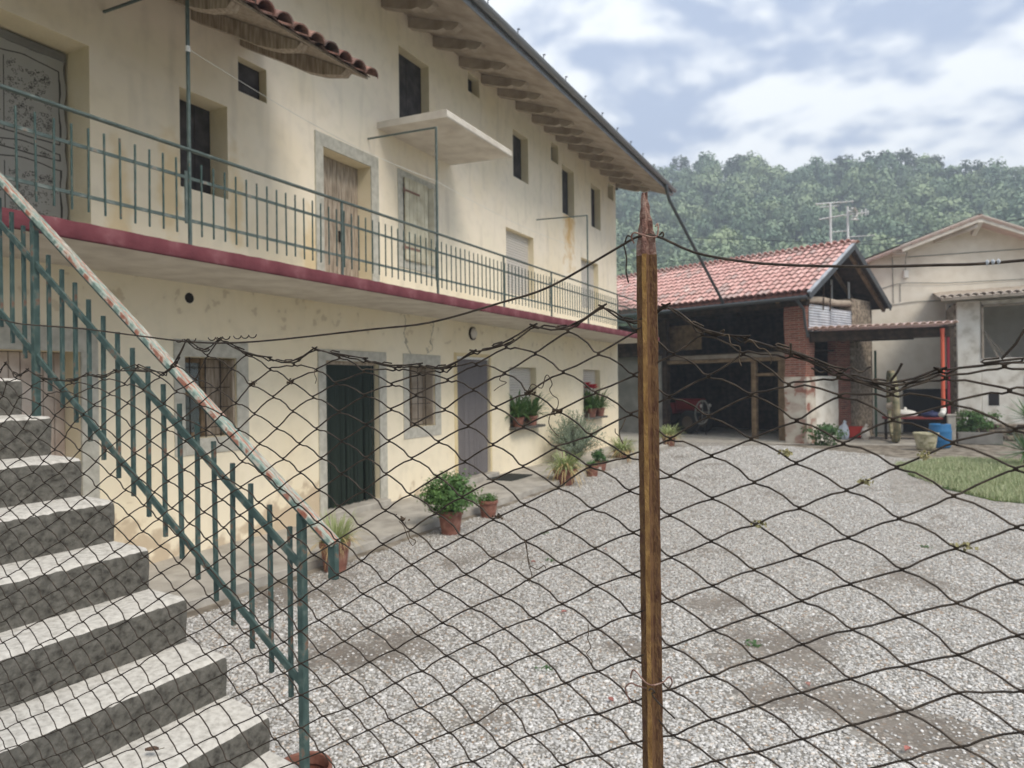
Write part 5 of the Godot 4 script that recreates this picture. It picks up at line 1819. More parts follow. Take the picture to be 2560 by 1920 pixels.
func cables_and_antennas() -> void:
	var names := ["thin overhead cable crossing the wooded hill above the barn ridge", "lower overhead cable sagging just above the barn roof", "overhead cable leaving the right slope of the beige house roof"]
	var runs := [[Vector3(33, 8.96, -10.81), Vector3(33, 8.19, -5.06), Vector3(33, 7.45, 0.11), Vector3(33, 7.0, 5.33), Vector3(33, 6.7, 12.0)], [Vector3(33, 7.49, -8.83), Vector3(33, 7.42, -5.07), Vector3(33, 7.5, -2.03), Vector3(33, 7.73, 2.83), Vector3(33, 8.1, 8.0)], [Vector3(33, 7.7, 2.6), Vector3(33, 7.84, 4.23), Vector3(33, 7.95, 5.6), Vector3(33, 8.5, 12.0)]]
	for k in 3:
		var b := B.new()
		b.tube(runs[k], 0.016, 5)
		var o := put(self, "overhead_cable", b.mesh(M.gutter))
		tag(o, names[k], "cable", "overhead cables")
	var am := mat(C(214, 216, 216), 0.6)
	var mast := func(label: String, at: Vector3, y0: float, y1: float) -> Node3D:
		var t := thing("tv_antenna", label, "antenna", at, 0.0, "aerials behind the barn ridge")
		var b := B.new()
		b.tube([Vector3(0, y0, 0), Vector3(0, y1, 0)], 0.036, 6)
		put(t, "mast", b.mesh(am))
		return t
	var arm := func(t: Node3D, called: String, a: Vector3, c: Vector3, r: float) -> void:
		var b := B.new()
		b.tube([a, c], r * 1.5, 5)
		put(t, called, b.mesh(am))
	var t1: Node3D = mast.call("tall thin television aerial with two long cross booms, left of the pair", Vector3(26, 0, -1.09), 4.0, 7.76)
	arm.call(t1, "boom", Vector3(0, 7.78, -0.45), Vector3(0, 7.73, 0.7), 0.014)
	arm.call(t1, "boom", Vector3(0, 7.66, -0.32), Vector3(0, 7.64, 0.25), 0.012)
	arm.call(t1, "boom", Vector3(0, 7.25, -0.36), Vector3(0, 7.32, 0.5), 0.014)
	for k in 7:
		arm.call(t1, "element", Vector3(-0.22, 7.765 - 0.006 * k, -0.42 + k * 0.18), Vector3(0.22, 7.765 - 0.006 * k, -0.42 + k * 0.18), 0.006)
		arm.call(t1, "element", Vector3(-0.15, 7.255 + 0.01 * k, -0.34 + k * 0.13), Vector3(0.15, 7.255 + 0.01 * k, -0.34 + k * 0.13), 0.006)
	arm.call(t1, "stay", Vector3(0, 6.79, 0.0), Vector3(0, 6.78, 0.5), 0.01)
	var t2: Node3D = mast.call("television aerial with a white reflector head, right of the pair", Vector3(26, 0, -0.57), 4.0, 7.58)
	arm.call(t2, "boom", Vector3(0, 7.30, -0.1), Vector3(0, 7.32, 0.62), 0.014)
	arm.call(t2, "boom", Vector3(0, 6.57, 0.0), Vector3(0, 6.55, 0.78), 0.008)
	for q in [[0.42, 7.21, 7.43], [0.53, 7.22, 7.44], [0.6, 7.25, 7.38]]:
		arm.call(t2, "element", Vector3(0, q[1], q[0]), Vector3(0, q[2], q[0]), 0.014)
	for k in 5:
		arm.call(t2, "element", Vector3(-0.1, 7.12 + 0.09 * k, 0.10 + 0.05 * sin(k * 1.6)), Vector3(0.1, 7.14 + 0.09 * k, 0.30 - 0.03 * k), 0.022)
	var dish := B.new()
	var f := func(s: float, tt: float) -> Vector3:
		var a := lerpf(-0.2, 0.2, s)
		return Vector3(a, lerpf(7.14, 7.50, tt), 0.16 + 0.10 * sin(PI * tt) + a * a)
	dish.grid(f, 5, 8)
	put(t2, "reflector", dish.mesh(M.white))


# ---------------------------------------------------------------- plants
func pot_mesh(r: float, h: float, sides := 24) -> B:
	var b := B.new()
	b.lathe(Vector3.ZERO, [Vector2(0.0, 0.006), Vector2(r * 0.66, 0.0), Vector2(r * 0.70, 0.008), Vector2(r * 0.90, h * 0.78), Vector2(r * 0.92, h * 0.80), Vector2(r * 0.99, h * 0.81), Vector2(r, h * 0.83), Vector2(r, h * 0.985), Vector2(r * 0.98, h), Vector2(r * 0.90, h), Vector2(r * 0.88, h * 0.97), Vector2(r * 0.84, h * 0.80)], sides)
	return b


# arching strap leaves from a centre
func blades(b: B, n: int, length: float, width: float, spread: float, droop: float, g: RandomNumberGenerator, base_r := 0.05) -> void:
	for k in n:
		var a := g.randf() * TAU
		var l := length * g.randf_range(0.6, 1.1)
		var dir := Vector3(cos(a), 0, sin(a))
		var sd := Vector3(-sin(a), 0, cos(a))
		var o := dir * base_r * g.randf()
		var up := g.randf_range(0.35, 1.0)
		var sp := spread * g.randf_range(0.35, 1.15)
		var w := width * g.randf_range(0.7, 1.2)
		var first := b.v.size()
		var m := 6
		for i in m + 1:
			var s := float(i) / m
			var p := o + dir * (sp * l * s) + Vector3.UP * (l * (up * s - droop * s * s))
			var ww := w * (0.5 + 1.4 * s) * (1.0 - s) * 1.6 + w * 0.12
			var lift := Vector3.UP * ww * 0.35
			b.pt(p - sd * ww + lift)
			b.pt(p)
			b.pt(p + sd * ww + lift)
		for i in m:
			var q := first + i * 3
			for e in 2:
				b.tri(q + e, q + e + 3, q + e + 1)
				b.tri(q + e + 1, q + e + 3, q + e + 4)


# small oval leaves spread through a rounded crown
func leafy(b: B, n: int, size: Vector3, at: Vector3, leaf: float, g: RandomNumberGenerator, clumps := 26) -> void:
	var cs := []
	for k in clumps:
		var d := Vector3(g.randfn(), g.randfn(), g.randfn()).normalized() * pow(g.randf(), 0.35)
		cs.append(d)
	for k in n:
		var c: Vector3 = cs[k % clumps]
		var d := c + Vector3(g.randfn(), g.randfn(), g.randfn()) * 0.15
		var p := at + d * size
		var nn := (d + Vector3(g.randfn(), g.randfn() + 0.6, g.randfn()) * 0.6).normalized()
		var u := nn.cross(Vector3(g.randfn(), g.randfn(), g.randfn())).normalized() * leaf * g.randf_range(0.6, 1.25)
		var w := nn.cross(u) * 0.55
		var i := b.pt(p - u)
		var j := b.pt(p - u * 0.1 + w + nn * leaf * 0.12)
		var l := b.pt(p + u)
		var m := b.pt(p - u * 0.1 - w + nn * leaf * 0.12)
		b.tri(i, j, l)
		b.tri(i, l, m)


func potted(label: String, at: Vector3, r: float, h: float, kind: String, group := "") -> Node3D:
	var g := RandomNumberGenerator.new()
	g.seed = int(at.x * 331.0) + 17
	var t := thing("potted_plant", label, "potted plant", at, g.randf() * TAU, group)
	var pm: Material = M.terracotta
	put(t, "pot", pot_mesh(r, h).mesh(pm))
	var so := B.new()
	so.lathe(Vector3(0, h * 0.86, 0), [Vector2(r * 0.87, 0.0), Vector2(r * 0.4, 0.01), Vector2(0.0, 0.012)], 16)
	put(t, "soil", so.mesh(M.soil))
	var b := B.new()
	var b2 := B.new()
	var o := Vector3(0, h * 0.87, 0)
	match kind:
		"grass":
			blades(b, 260, 0.48, 0.0042, 0.50, 0.22, g, r * 0.75)
			blades(b2, 90, 0.40, 0.0045, 0.85, 0.85, g, r * 0.8)
			put(t, "leaves", b.mesh(M.leaf_pale), o)
			put(t, "dry_leaves", b2.mesh(M.leaf_straw), o)
		"spider":
			blades(b, 190, 0.80, 0.009, 0.60, 0.50, g, r * 0.6)
			blades(b2, 70, 0.58, 0.009, 0.8, 0.90, g, r * 0.8)
			put(t, "leaves", b.mesh(M.leaf_pale), o)
			put(t, "dry_leaves", b2.mesh(M.leaf_straw), o)
		"strap":
			blades(b, 80, 1.05, 0.019, 0.52, 0.42, g, r * 0.5)
			put(t, "leaves", b.mesh(M.leaf_dark), o)
		"tuft":
			blades(b, 120, 0.16, 0.006, 0.5, 0.2, g, r * 0.8)
			leafy(b, 200, Vector3(r * 0.95, 0.06, r * 0.95), Vector3(0, 0.06, 0), 0.018, g)
			put(t, "leaves", b.mesh(M.leaf_mid), o)
		"dark":
			leafy(b, 700, Vector3(r * 1.25, 0.14, r * 1.25), Vector3(0, 0.12, 0), 0.026, g)
			put(t, "leaves", b.mesh(M.leaf_dark), o)
		"bush":
			leafy(b, 3000, Vector3(0.33, 0.24, 0.33), Vector3(0, 0.22, 0), 0.026, g, 60)
			leafy(b2, 900, Vector3(0.34, 0.25, 0.34), Vector3(0, 0.27, 0), 0.022, g, 60)
			put(t, "leaves", b.mesh(M.leaf_mid), o)
			put(t, "young_leaves", b2.mesh(plain_leaf(C(92, 124, 66))), o)
			var st := B.new()
			for k in 9:
				var a := TAU * k / 9.0
				st.tube([Vector3(0, -0.02, 0), Vector3(cos(a) * 0.06, 0.1, sin(a) * 0.06), Vector3(cos(a) * 0.2, 0.3, sin(a) * 0.2)], [0.009, 0.006, 0.003], 5)
			put(t, "stem", st.mesh(M.stem), o)
	return t


func plants() -> void:
	potted("terracotta pot of tall pale grass standing at the foot of the green stair railing", Vector3(5.55, 0, -4.80), 0.155, 0.30, "grass")
	potted("round leafy green bush in a terracotta pot at the edge of the walkway", Vector3(7.52, 0, -4.66), 0.16, 0.30, "bush")
	potted("small low green plant in a terracotta pot just right of the leafy bush", Vector3(8.68, 0, -4.76), 0.14, 0.24, "tuft")
	potted("wide pot of arching pale variegated leaves in front of the silvery shrub", Vector3(12.0, 0, -4.98), 0.22, 0.30, "spider")
	potted("smallest terracotta pot, behind the wide pale-leaved pot on the walkway edge", Vector3(13.3, 0, -4.93), 0.14, 0.22, "tuft")
	potted("dark-leaved plant in a terracotta pot between two pale-leaved ones", Vector3(14.1, 0, -5.05), 0.15, 0.22, "dark")
	potted("pale arching plant in the pot nearest the far corner of the farmhouse", Vector3(15.9, 0, -5.15), 0.20, 0.28, "spider")
	potted("pale arching plant in a pot out beyond the farmhouse corner, before the barn", Vector3(20.4, 0, -5.2), 0.22, 0.30, "spider")
	potted("pot with long dark strap leaves at the left of the larger ground-floor sill", Vector3(12.78, 0.982, -6.30), 0.13, 0.20, "strap")
	potted("pot with long dark strap leaves hanging over the right of the larger ground-floor sill", Vector3(13.42, 0.982, -6.30), 0.14, 0.20, "strap")
	var fl := potted("pot with strap leaves and red flowers at the left of the last window's sill", Vector3(16.98, 0.982, -6.30), 0.14, 0.22, "strap")
	potted("pot with strap leaves, without flowers, at the right of the last window's sill", Vector3(17.62, 0.982, -6.30), 0.14, 0.22, "strap")
	for k in 5:
		var b := B.new()
		var a := TAU * k / 5.0 + 0.4
		var top := Vector3(cos(a) * 0.10 - 0.02, 0.72 + 0.05 * (k % 3), sin(a) * 0.10)
		b.tube([Vector3(0, 0.15, 0), top * Vector3(0.5, 0.7, 0.5), top], 0.006, 5)
		var f := put(fl, "flower_stalk", b.mesh(M.leaf_dark))
		var pt := B.new()
		for i in 12:
			var q := TAU * i / 6.0 + 0.3 * (i / 6)
			var d := Vector3(cos(q), 0.5, sin(q))
			var s := Vector3(-sin(q), 0, cos(q))
			pt.quad(top, top + d * 0.06 + s * 0.05, top + d * 0.15, top + d * 0.06 - s * 0.05)
		put(f, "blossom", pt.mesh(mat(C(206, 34, 58), 0.6)))
	# the silvery shrub against the wall
	var g := RandomNumberGenerator.new()
	g.seed = 210
	var t := thing("silver_shrub", "airy silver-grey shrub growing against the wall between two windows", "shrub", Vector3(14.6, 0.1, -5.84))
	var st := B.new()
	var lf := B.new()
	for k in 260:
		var a := g.randf() * TAU
		var sp := pow(g.randf(), 0.7)
		var tip := Vector3(cos(a) * sp * 1.05, (1.12 - 0.42 * sp * sp) * g.randf_range(0.5, 1.08), sin(a) * sp * 0.62 + 0.1 * sp)
		var mid := tip * Vector3(0.45, 0.62, 0.45)
		var pts := [Vector3(cos(a) * 0.05, 0, sin(a) * 0.04), mid, tip]
		st.tube(pts, [0.005, 0.0035, 0.0015], 4, false)
		for i in 40:
			var s := g.randf_range(0.15, 1.0)
			var p: Vector3 = mid.lerp(tip, (s - 0.5) * 2.0) if s > 0.5 else pts[0].lerp(mid, s * 2.0)
			var d := Vector3(g.randfn(), g.randfn() + 0.7, g.randfn()).normalized() * g.randf_range(0.035, 0.07)
			var w := d.cross(Vector3(g.randfn(), g.randfn(), g.randfn())).normalized() * 0.009
			lf.quad(p, p + d * 0.5 + w, p + d, p + d * 0.5 - w)
	put(t, "stems", st.mesh(M.stem))
	put(t, "leaves", lf.mesh(M.leaf_silver))
	# other greenery at the far side of the yard
	var sh := [
		["leafy_shrub", "low dark green shrub at the foot of the barn's whitewashed pier", Vector3(22.0, 0, -1.15), Vector3(0.28, 0.34, 0.55), "leaf_dark", 900],
		["leafy_shrub", "spreading green shrub growing over the planter before the white shed", Vector3(24.2, 0.3, 2.75), Vector3(0.4, 0.34, 0.62), "leaf_mid", 1300],
		["leafy_shrub", "dark foliage low beside the concrete posts by the shed", Vector3(24.3, 0, 2.3), Vector3(0.25, 0.3, 0.3), "leaf_dark", 500],
	]
	for s in sh:
		var o := thing(s[0], s[1], "shrub", s[2])
		var b := B.new()
		leafy(b, s[5], s[3], Vector3(0, s[3].y * 0.9, 0), 0.05, g)
		put(o, "leaves", b.mesh(M[s[4]]))
		var w := B.new()
		for k in 6:
			var a := TAU * k / 6.0
			w.tube([Vector3.ZERO, Vector3(cos(a) * s[3].x * 0.5, s[3].y, sin(a) * s[3].z * 0.5)], [0.012, 0.005], 5)
		put(o, "stem", w.mesh(M.stem))
	var pl := thing("planter_box", "grey stone planter before the white shed", "planter", Vector3(23.75, 0, 2.75))
	var pb := B.new()
	for e in [[Vector3(0, 0.16, -0.5), Vector3(0.44, 0.32, 0.05)], [Vector3(0, 0.16, 0.5), Vector3(0.44, 0.32, 0.05)], [Vector3(-0.2, 0.16, 0), Vector3(0.05, 0.32, 0.96)], [Vector3(0.2, 0.16, 0), Vector3(0.05, 0.32, 0.96)]]:
		pb.cbox(e[0], e[1], 0.01)
	put(pl, "side", pb.mesh(M.grey_wall))
	var ps := B.new()
	ps.box(Vector3(0, 0.14, 0), Vector3(0.36, 0.26, 0.94))
	put(pl, "soil", ps.mesh(M.soil))
	# the yucca at the right edge
	var yu := thing("yucca", "spiky yucca with two heads at the right edge of the courtyard", "yucca", Vector3(18.0, 0, 2.93))
	var tk := B.new()
	tk.tube([Vector3(0, -0.05, 0), Vector3(0.02, 0.3, 0.02), Vector3(0.0, 0.62, 0.05), Vector3(0.03, 1.0, 0.04)], [0.09, 0.075, 0.07, 0.06], 9)
	put(yu, "trunk", tk.mesh(M.bark))
	for q in [[Vector3(0.03, 1.0, 0.04), 0.62], [Vector3(-0.05, 0.32, -0.05), 0.72]]:
		for k in 46:
			var b := B.new()
			var a := k * 2.39996
			var el := g.randf_range(-0.35, 1.2)
			var d := Vector3(cos(a) * cos(el), sin(el), sin(a) * cos(el))
			var s := d.cross(Vector3.UP).normalized() * 0.022
			var l: float = q[1] * g.randf_range(0.75, 1.05)
			var nn := s.cross(d).normalized() * 0.008
			b.quad(d * 0.04 - s * 0.6, d * l * 0.4 - s, d * l * 0.4 + nn, d * 0.04 + nn)
			b.quad(d * 0.04 + s * 0.6, d * l * 0.4 + s, d * l * 0.4 + nn, d * 0.04 + nn)
			b.face(d * l * 0.4 - s, d * l, d * l * 0.4 + nn)
			b.face(d * l * 0.4 + s, d * l, d * l * 0.4 + nn)
			put(yu, "leaf", b.mesh(M.leaf_dark if k % 3 else M.leaf_silver), q[0])


func yard_things() -> void:
	# rim of a broken terracotta pot at the foot of the stair
	var p := thing("empty_pot", "empty terracotta pot standing at the foot of the concrete stair", "pot", Vector3(2.275, 0.0, -2.15))
	put(p, "bowl", pot_mesh(0.125, 0.24, 28).mesh(M.terracotta), Vector3(0, 0.01, 0), Basis(Vector3(0, 0, 1), 0.06))
	var s := B.new()
	s.lathe(Vector3(0, 0.2, 0), [Vector2(0.10, -0.08), Vector2(0.0, -0.07)], 16)
	put(p, "soil", s.mesh(M.soil))
	# doormat
	var m := thing("doormat", "dark doormat on the walkway before the purple-grey curtain", "doormat", Vector3(11.75, 0.11, -5.98))
	var b := B.new()
	b.cbox(Vector3(0, 0.010, 0), Vector3(0.85, 0.016, 0.5), 0.004)
	put(m, "pile", b.mesh(surf(ntex(0.3, [[0.2, C(38, 40, 38)], [0.8, C(66, 68, 64)]], 128, 3, 121), 0.3, 0.95, 0.4)))
	var bo := B.new()
	for e in [[Vector3(0, 0.012, 0.255), Vector3(0.87, 0.020, 0.02)], [Vector3(0, 0.012, -0.255), Vector3(0.87, 0.020, 0.02)], [Vector3(0.435, 0.012, 0), Vector3(0.02, 0.020, 0.49)], [Vector3(-0.435, 0.012, 0), Vector3(0.02, 0.020, 0.49)]]:
		bo.cbox(e[0], e[1], 0.003)
	put(m, "border", bo.mesh(mat(C(40, 44, 42), 0.9)))
	# low brown wall before the shed
	var w := thing("low_wall", "low brown rubble wall running before the white shed", "wall", Vector3(25.2, 0, 3.6))
	var wm := B.new()
	wm.cbox(Vector3(0, 0.25, 0), Vector3(0.3, 0.5, 1.7), 0.03)
	put(w, "core", wm.mesh(M.dirt))
	for k in 22:
		var st := B.new()
		var z := -0.78 + (k % 8) * 0.215 + rng.randf_range(-0.03, 0.03)
		st.cbox(Vector3(-0.14, 0.09 + (k / 8) * 0.165, z), Vector3(0.07, 0.135, 0.18), 0.025, Basis(Vector3(1, 0, 0), rng.randf_range(-0.12, 0.12)))
		put(w, "stone", st.mesh(M.rough_stone if k % 3 else M.wood_dark))
	# fallen leaves and petals on the gravel
	var spots := [[2.9, 0.05, 0], [3.35, 0.75, 1], [3.9, -1.35, 0], [5.25, -2.2, 0], [4.6, -0.35, 1], [6.6, -3.1, 0], [3.62, 0.62, 0], [3.2, -0.75, 1], [4.0, 0.15, 0], [7.4, -2.6, 1]]
	var words := ["lone red petal on the gravel nearest the camera", "pink scrap of leaf right of the rusty fence post", "pale pink petal in the gravel by the stair foot", "red leaf on the gravel before the tall grass pot", "pink petal amid the gravel on the bare patch", "reddish leaf lying near the leafy potted bush", "brick-red leaf at the lower right of the gravel", "pinkish leaf just left of the fence post", "red petal on the gravel right of the post's foot", "rose leaf on the gravel farthest from the fence"]
	for k in spots.size():
		var lf := B.new()
		var f := func(a: float, c: float) -> Vector3:
			var wd := sin(PI * c) * 0.5 + 0.04
			return Vector3((a - 0.5) * 0.032 * wd * 2.0, 0.006 + 0.012 * (a - 0.5) * (a - 0.5) * 4.0 + 0.006 * sin(c * 3.0), (c - 0.5) * 0.05)
		lf.grid(f, 4, 6)
		var o := put(self, "fallen_leaf", lf.mesh(mat([C(168, 112, 104), C(186, 144, 134)][spots[k][2]], 0.8)), Vector3(spots[k][0], 0.012, spots[k][1]), Basis(Vector3.UP, k * 1.3).scaled(Vector3.ONE * 0.95))
		tag(o, words[k], "leaf", "fallen leaves on the gravel")
	var dl := thing("dry_leaf", "curled dry brown leaf on the lowest stair tread in view", "leaf", Vector3(1.62, 0.602, -2.22), 0.6)
	var d2 := B.new()
	var fd := func(a: float, c: float) -> Vector3:
		var wd := sin(PI * c) * 0.9 + 0.06
		return Vector3(sin((a - 0.5) * 2.6) * 0.014 * wd, 0.014 - cos((a - 0.5) * 2.6) * 0.012, (c - 0.5) * 0.045)
	d2.grid(fd, 6, 8)
	put(dl, "blade", d2.mesh(mat(C(96, 78, 66), 0.9)))
	var ds := B.new()
	ds.tube([Vector3(0, 0.004, 0.02), Vector3(0.004, 0.006, 0.04)], 0.0015, 4)
	put(dl, "stalk", ds.mesh(M.stem))


# ---------------------------------------------------------------- hill and forest
func hill_height(x: float, z: float) -> float:
	# a wooded ridge some 230 m off, levelled so that its skyline runs flat as seen from the courtyard
	var depth := x * 0.893 - z * 0.449
	var ridge := 1.85 + 0.317 * depth - 12.2
	var t := clampf((x - 52.0) / 185.0, 0.0, 1.0)
	var s := t * t * (3.0 - 2.0 * t) * 0.35 + t * 0.65
	var n: float = M.hill_noise.get_noise_2d(x, z)
	var top := 1.85 + 0.317 * (237.0 * 0.893 - z * 0.449) - 12.2
	var h := minf(ridge, top) * s if x < 237.0 else top - (x - 237.0) * 0.12
	return maxf(h + n * 5.0 * t, -0.5)


func hill() -> void:
	M.hill_noise = fbm(0.018, 3, 131)
	var b := B.new()
	var f := func(s: float, t: float) -> Vector3:
		var x := lerpf(48.0, 330.0, s)
		var z := lerpf(-190.0, 130.0, t)
		return Vector3(x, hill_height(x, z), z)
	b.grid(f, 56, 60)
	var o := put(self, "hill", b.mesh(M.forest_floor))
	o.set_meta("kind", "structure")


# a crown of leaf clumps, one metre in radius
func crown_mesh(sd: int, n: int, leaf: float, tall: float) -> ArrayMesh:
	var g := RandomNumberGenerator.new()
	g.seed = sd
	var b := B.new()
	b.use_col = true
	var cs := []
	for k in 24:
		var d := Vector3(g.randfn(), g.randfn() * 0.9 + 0.25, g.randfn()).normalized() * g.randf_range(0.45, 0.88)
		cs.append([d, g.randf_range(0.24, 0.42), g.randf_range(0.72, 1.25)])
	for k in n:
		var c: Array = cs[g.randi() % 24]
		var d := Vector3(g.randfn(), g.randfn(), g.randfn()).normalized()
		var p: Vector3 = c[0] + d * c[1] * pow(g.randf(), 0.3)
		if p.y < -0.75: continue
		var nn := (d * 1.2 + Vector3(g.randfn(), g.randfn() + 0.5, g.randfn()) * 0.5).normalized()
		var u := nn.cross(Vector3(g.randfn(), g.randfn(), g.randfn())).normalized() * leaf * g.randf_range(0.5, 1.2)
		var w := nn.cross(u) * 0.7
		var v: float = c[2] * g.randf_range(0.9, 1.1)
		b.tint = Color(v, v, v)
		p.y *= tall
		var i0 := b.v.size()
		if (p + u - (p - u)).cross(w * 2.0).dot(nn) > 0.0:
			b.quad(p - u, p + w, p + u, p - w)
		else:
			b.quad(p - u, p - w, p + u, p + w)
		if b.n[i0].dot(nn) < 0.0:
			for e in range(0, 6, 3):
				var sw := b.ix[b.ix.size() - 1 - e]
				b.ix[b.ix.size() - 1 - e] = b.ix[b.ix.size() - 2 - e]
				b.ix[b.ix.size() - 2 - e] = sw
		var soft: Vector3 = (d * 0.75 + c[0] * 0.9 + nn * 0.35).normalized()
		for e in 4:
			b.n[i0 + e] = soft
	return b.mesh(M.leaf_tint)


func forest() -> void:
	var g := RandomNumberGenerator.new()
	g.seed = 300
	var kinds := []
	for k in 5:
		kinds.append(crown_mesh(310 + k, 1000, 0.11, [1.0, 1.15, 0.9, 1.3, 1.05][k]))
	var places := [[], [], [], [], []]
	var cols := [[], [], [], [], []]
	var tone := fbm(0.02, 3, 132)
	var x := 50.0
	while x < 262.0:
		var step := 4.4 + x * 0.010
		var z := -x * 0.52 - 12.0
		while z < x * 0.26 + 10.0:
			var px := x + g.randf_range(-2.2, 2.2)
			var pz := z + g.randf_range(-2.2, 2.2)
			z += step * g.randf_range(0.75, 1.15)
			var r := (2.3 + 2.6 * pow(g.randf(), 1.6)) * (0.68 if x < 75.0 else 1.0)
			var k := g.randi() % 5
			var y := hill_height(px, pz) + r * g.randf_range(0.7, 1.25) + (1.6 if x < 90.0 else 3.0)
			places[k].append(Transform3D(Basis(Vector3.UP, g.randf() * TAU).scaled(Vector3(r * g.randf_range(0.9, 1.15), r * g.randf_range(0.85, 1.2), r)), Vector3(px, y, pz)))
			var c := lin(0.026, 0.055, 0.024).lerp(lin(0.080, 0.128, 0.040), clampf(0.42 + tone.get_noise_2d(px, pz) * 0.9 + g.randf_range(-0.5, 0.5), 0.0, 1.2))
			if x < 80.0: c = c.lerp(lin(0.13, 0.20, 0.055), 0.4)
			cols[k].append(c)
		x += step * 0.8
	for k in 5:
		var o := copies(self, "forest", kinds[k], places[k], cols[k])
		tag(o, ["round-crowned trees of the wood that covers the hill", "taller trees of the wood that covers the hill", "low broad trees of the wood that covers the hill", "tallest trees of the wood that covers the hill", "mixed trees of the wood that covers the hill"][k], "forest")
	# trees that stand out against the sky
	var out := [[2.0, 5.6, "broad crown standing highest on the skyline, above the beige house"], [9.0, 4.6, "smaller round tree on the skyline, just right of the tallest one"], [-7.0, 4.4, "tree rising from the ridge above the television aerials"], [-36.0, 5.0, "rounded tree on the ridge above the middle of the barn roof"], [-70.0, 3.8, "small tree on the skyline next to the farmhouse eave"], [-55.0, 3.4, "thin tree on the ridge left of the rusty fence post's tip"], [26.0, 3.8, "thin ragged tree on the skyline at the far right"], [17.0, 3.4, "low tree on the ridge between the highest crown and the ragged one"]]
	for q in out:
		var px := 236.0
		var y := hill_height(px, q[0])
		var t := thing("tree", q[2], "tree", Vector3(px, y - 0.5, q[0]), g.randf() * TAU, "trees on the skyline")
		var tk := B.new()
		var r: float = q[1]
		tk.tube([Vector3(0, 0, 0), Vector3(0.2, 4.0, 0.1), Vector3(0.0, 9.0, 0.0)], [0.4, 0.3, 0.12], 8)
		for k in 5:
			var a := TAU * k / 5.0
			tk.tube([Vector3(0.1, 4.0 + k * 0.6, 0.05), Vector3(cos(a) * r * 0.5, 6.2 + k * 0.7, sin(a) * r * 0.5)], [0.15, 0.05], 6)
		put(t, "trunk", tk.mesh(M.bark))
		var cm: ArrayMesh = crown_mesh(int(q[0]) + 400, 800, 0.10, 0.95)
		var tint := plain_leaf(lin(0.062, 0.095, 0.045))
		tint.vertex_color_use_as_albedo = true
		var o := put(t, "crown", cm, Vector3(0, 9.0, 0), Basis.IDENTITY.scaled(Vector3(r, r * 0.85, r)))
		o.material_override = tint


# ---------------------------------------------------------------- chain-link fence
const FP := Vector3(0.931, 0, -0.263)      # foot of the post
const FG := Vector3(-0.052, 0, 0.9986)     # along the fence, to the right
var mesh_knots := {}


func _mesh_row(c: int, r0: int, d: Array) -> void:
	for i in d.size() / 2:
		mesh_knots[Vector2i(c, r0 + 2 * i)] = Vector2(d[2 * i], d[2 * i + 1]) / 1000.0


func fp(s: float, y: float, out := 0.0) -> Vector3:
	return FP + FG * s + Vector3.UP * y + Vector3(-0.9986, 0, -0.052) * out


# where knot (column, row) of the netting sits: an even net, pulled out of shape as the old fence is
func knot(c: int, r: int) -> Vector2:
	if c > 10:                       # right of what is bent the net goes on evenly
		var back := 10 if c % 2 == 0 else 9
		return knot(back, r) + Vector2((c - back) * 0.0555, 0.0)
	var u := c / 10.0
	var w := r / 10.0
	var k := [1.0, u, w, u * u, u * w, w * w, u * u * u, u * u * w]
	var cs := [0.0212, 0.53466, 0.02502, 0.01391, -0.00669, -0.02043, 0.00325, -0.0041]
	var cy := [1.67255, -0.00717, -0.27116, -0.01241, 0.00412, -0.01014, -0.00282, 0.00213]
	var p := Vector2.ZERO
	var wq := w
	if r > 22:                       # below what is bent, the net hangs evenly
		var over := (r - 22) / 10.0
		wq = 2.2
		k = [1.0, u, wq, u * u, u * wq, wq * wq, u * u * u, u * u * wq]
		p.y -= over * 0.281
	for i in 8:
		p += Vector2(cs[i], cy[i]) * k[i]
	if mesh_knots.has(Vector2i(c, r)):
		return p + mesh_knots[Vector2i(c, r)]
	var sum := Vector2.ZERO
	var wt := 0.0
	for dc in range(-5, 6):
		for dr in range(-5, 6):
			var q := Vector2i(c + dc, r + dr)
			if mesh_knots.has(q):
				var ww := 1.0 / (dc * dc + dr * dr)
				sum += mesh_knots[q] * ww
				wt += ww
	if wt > 0:
		p += sum / (wt + 0.05)
	else:
		var h := hash(Vector2i(c, r))
		p += Vector2(((h % 100) - 50) / 50.0, ((h / 100 % 100) - 50) / 50.0) * 0.003
	return p


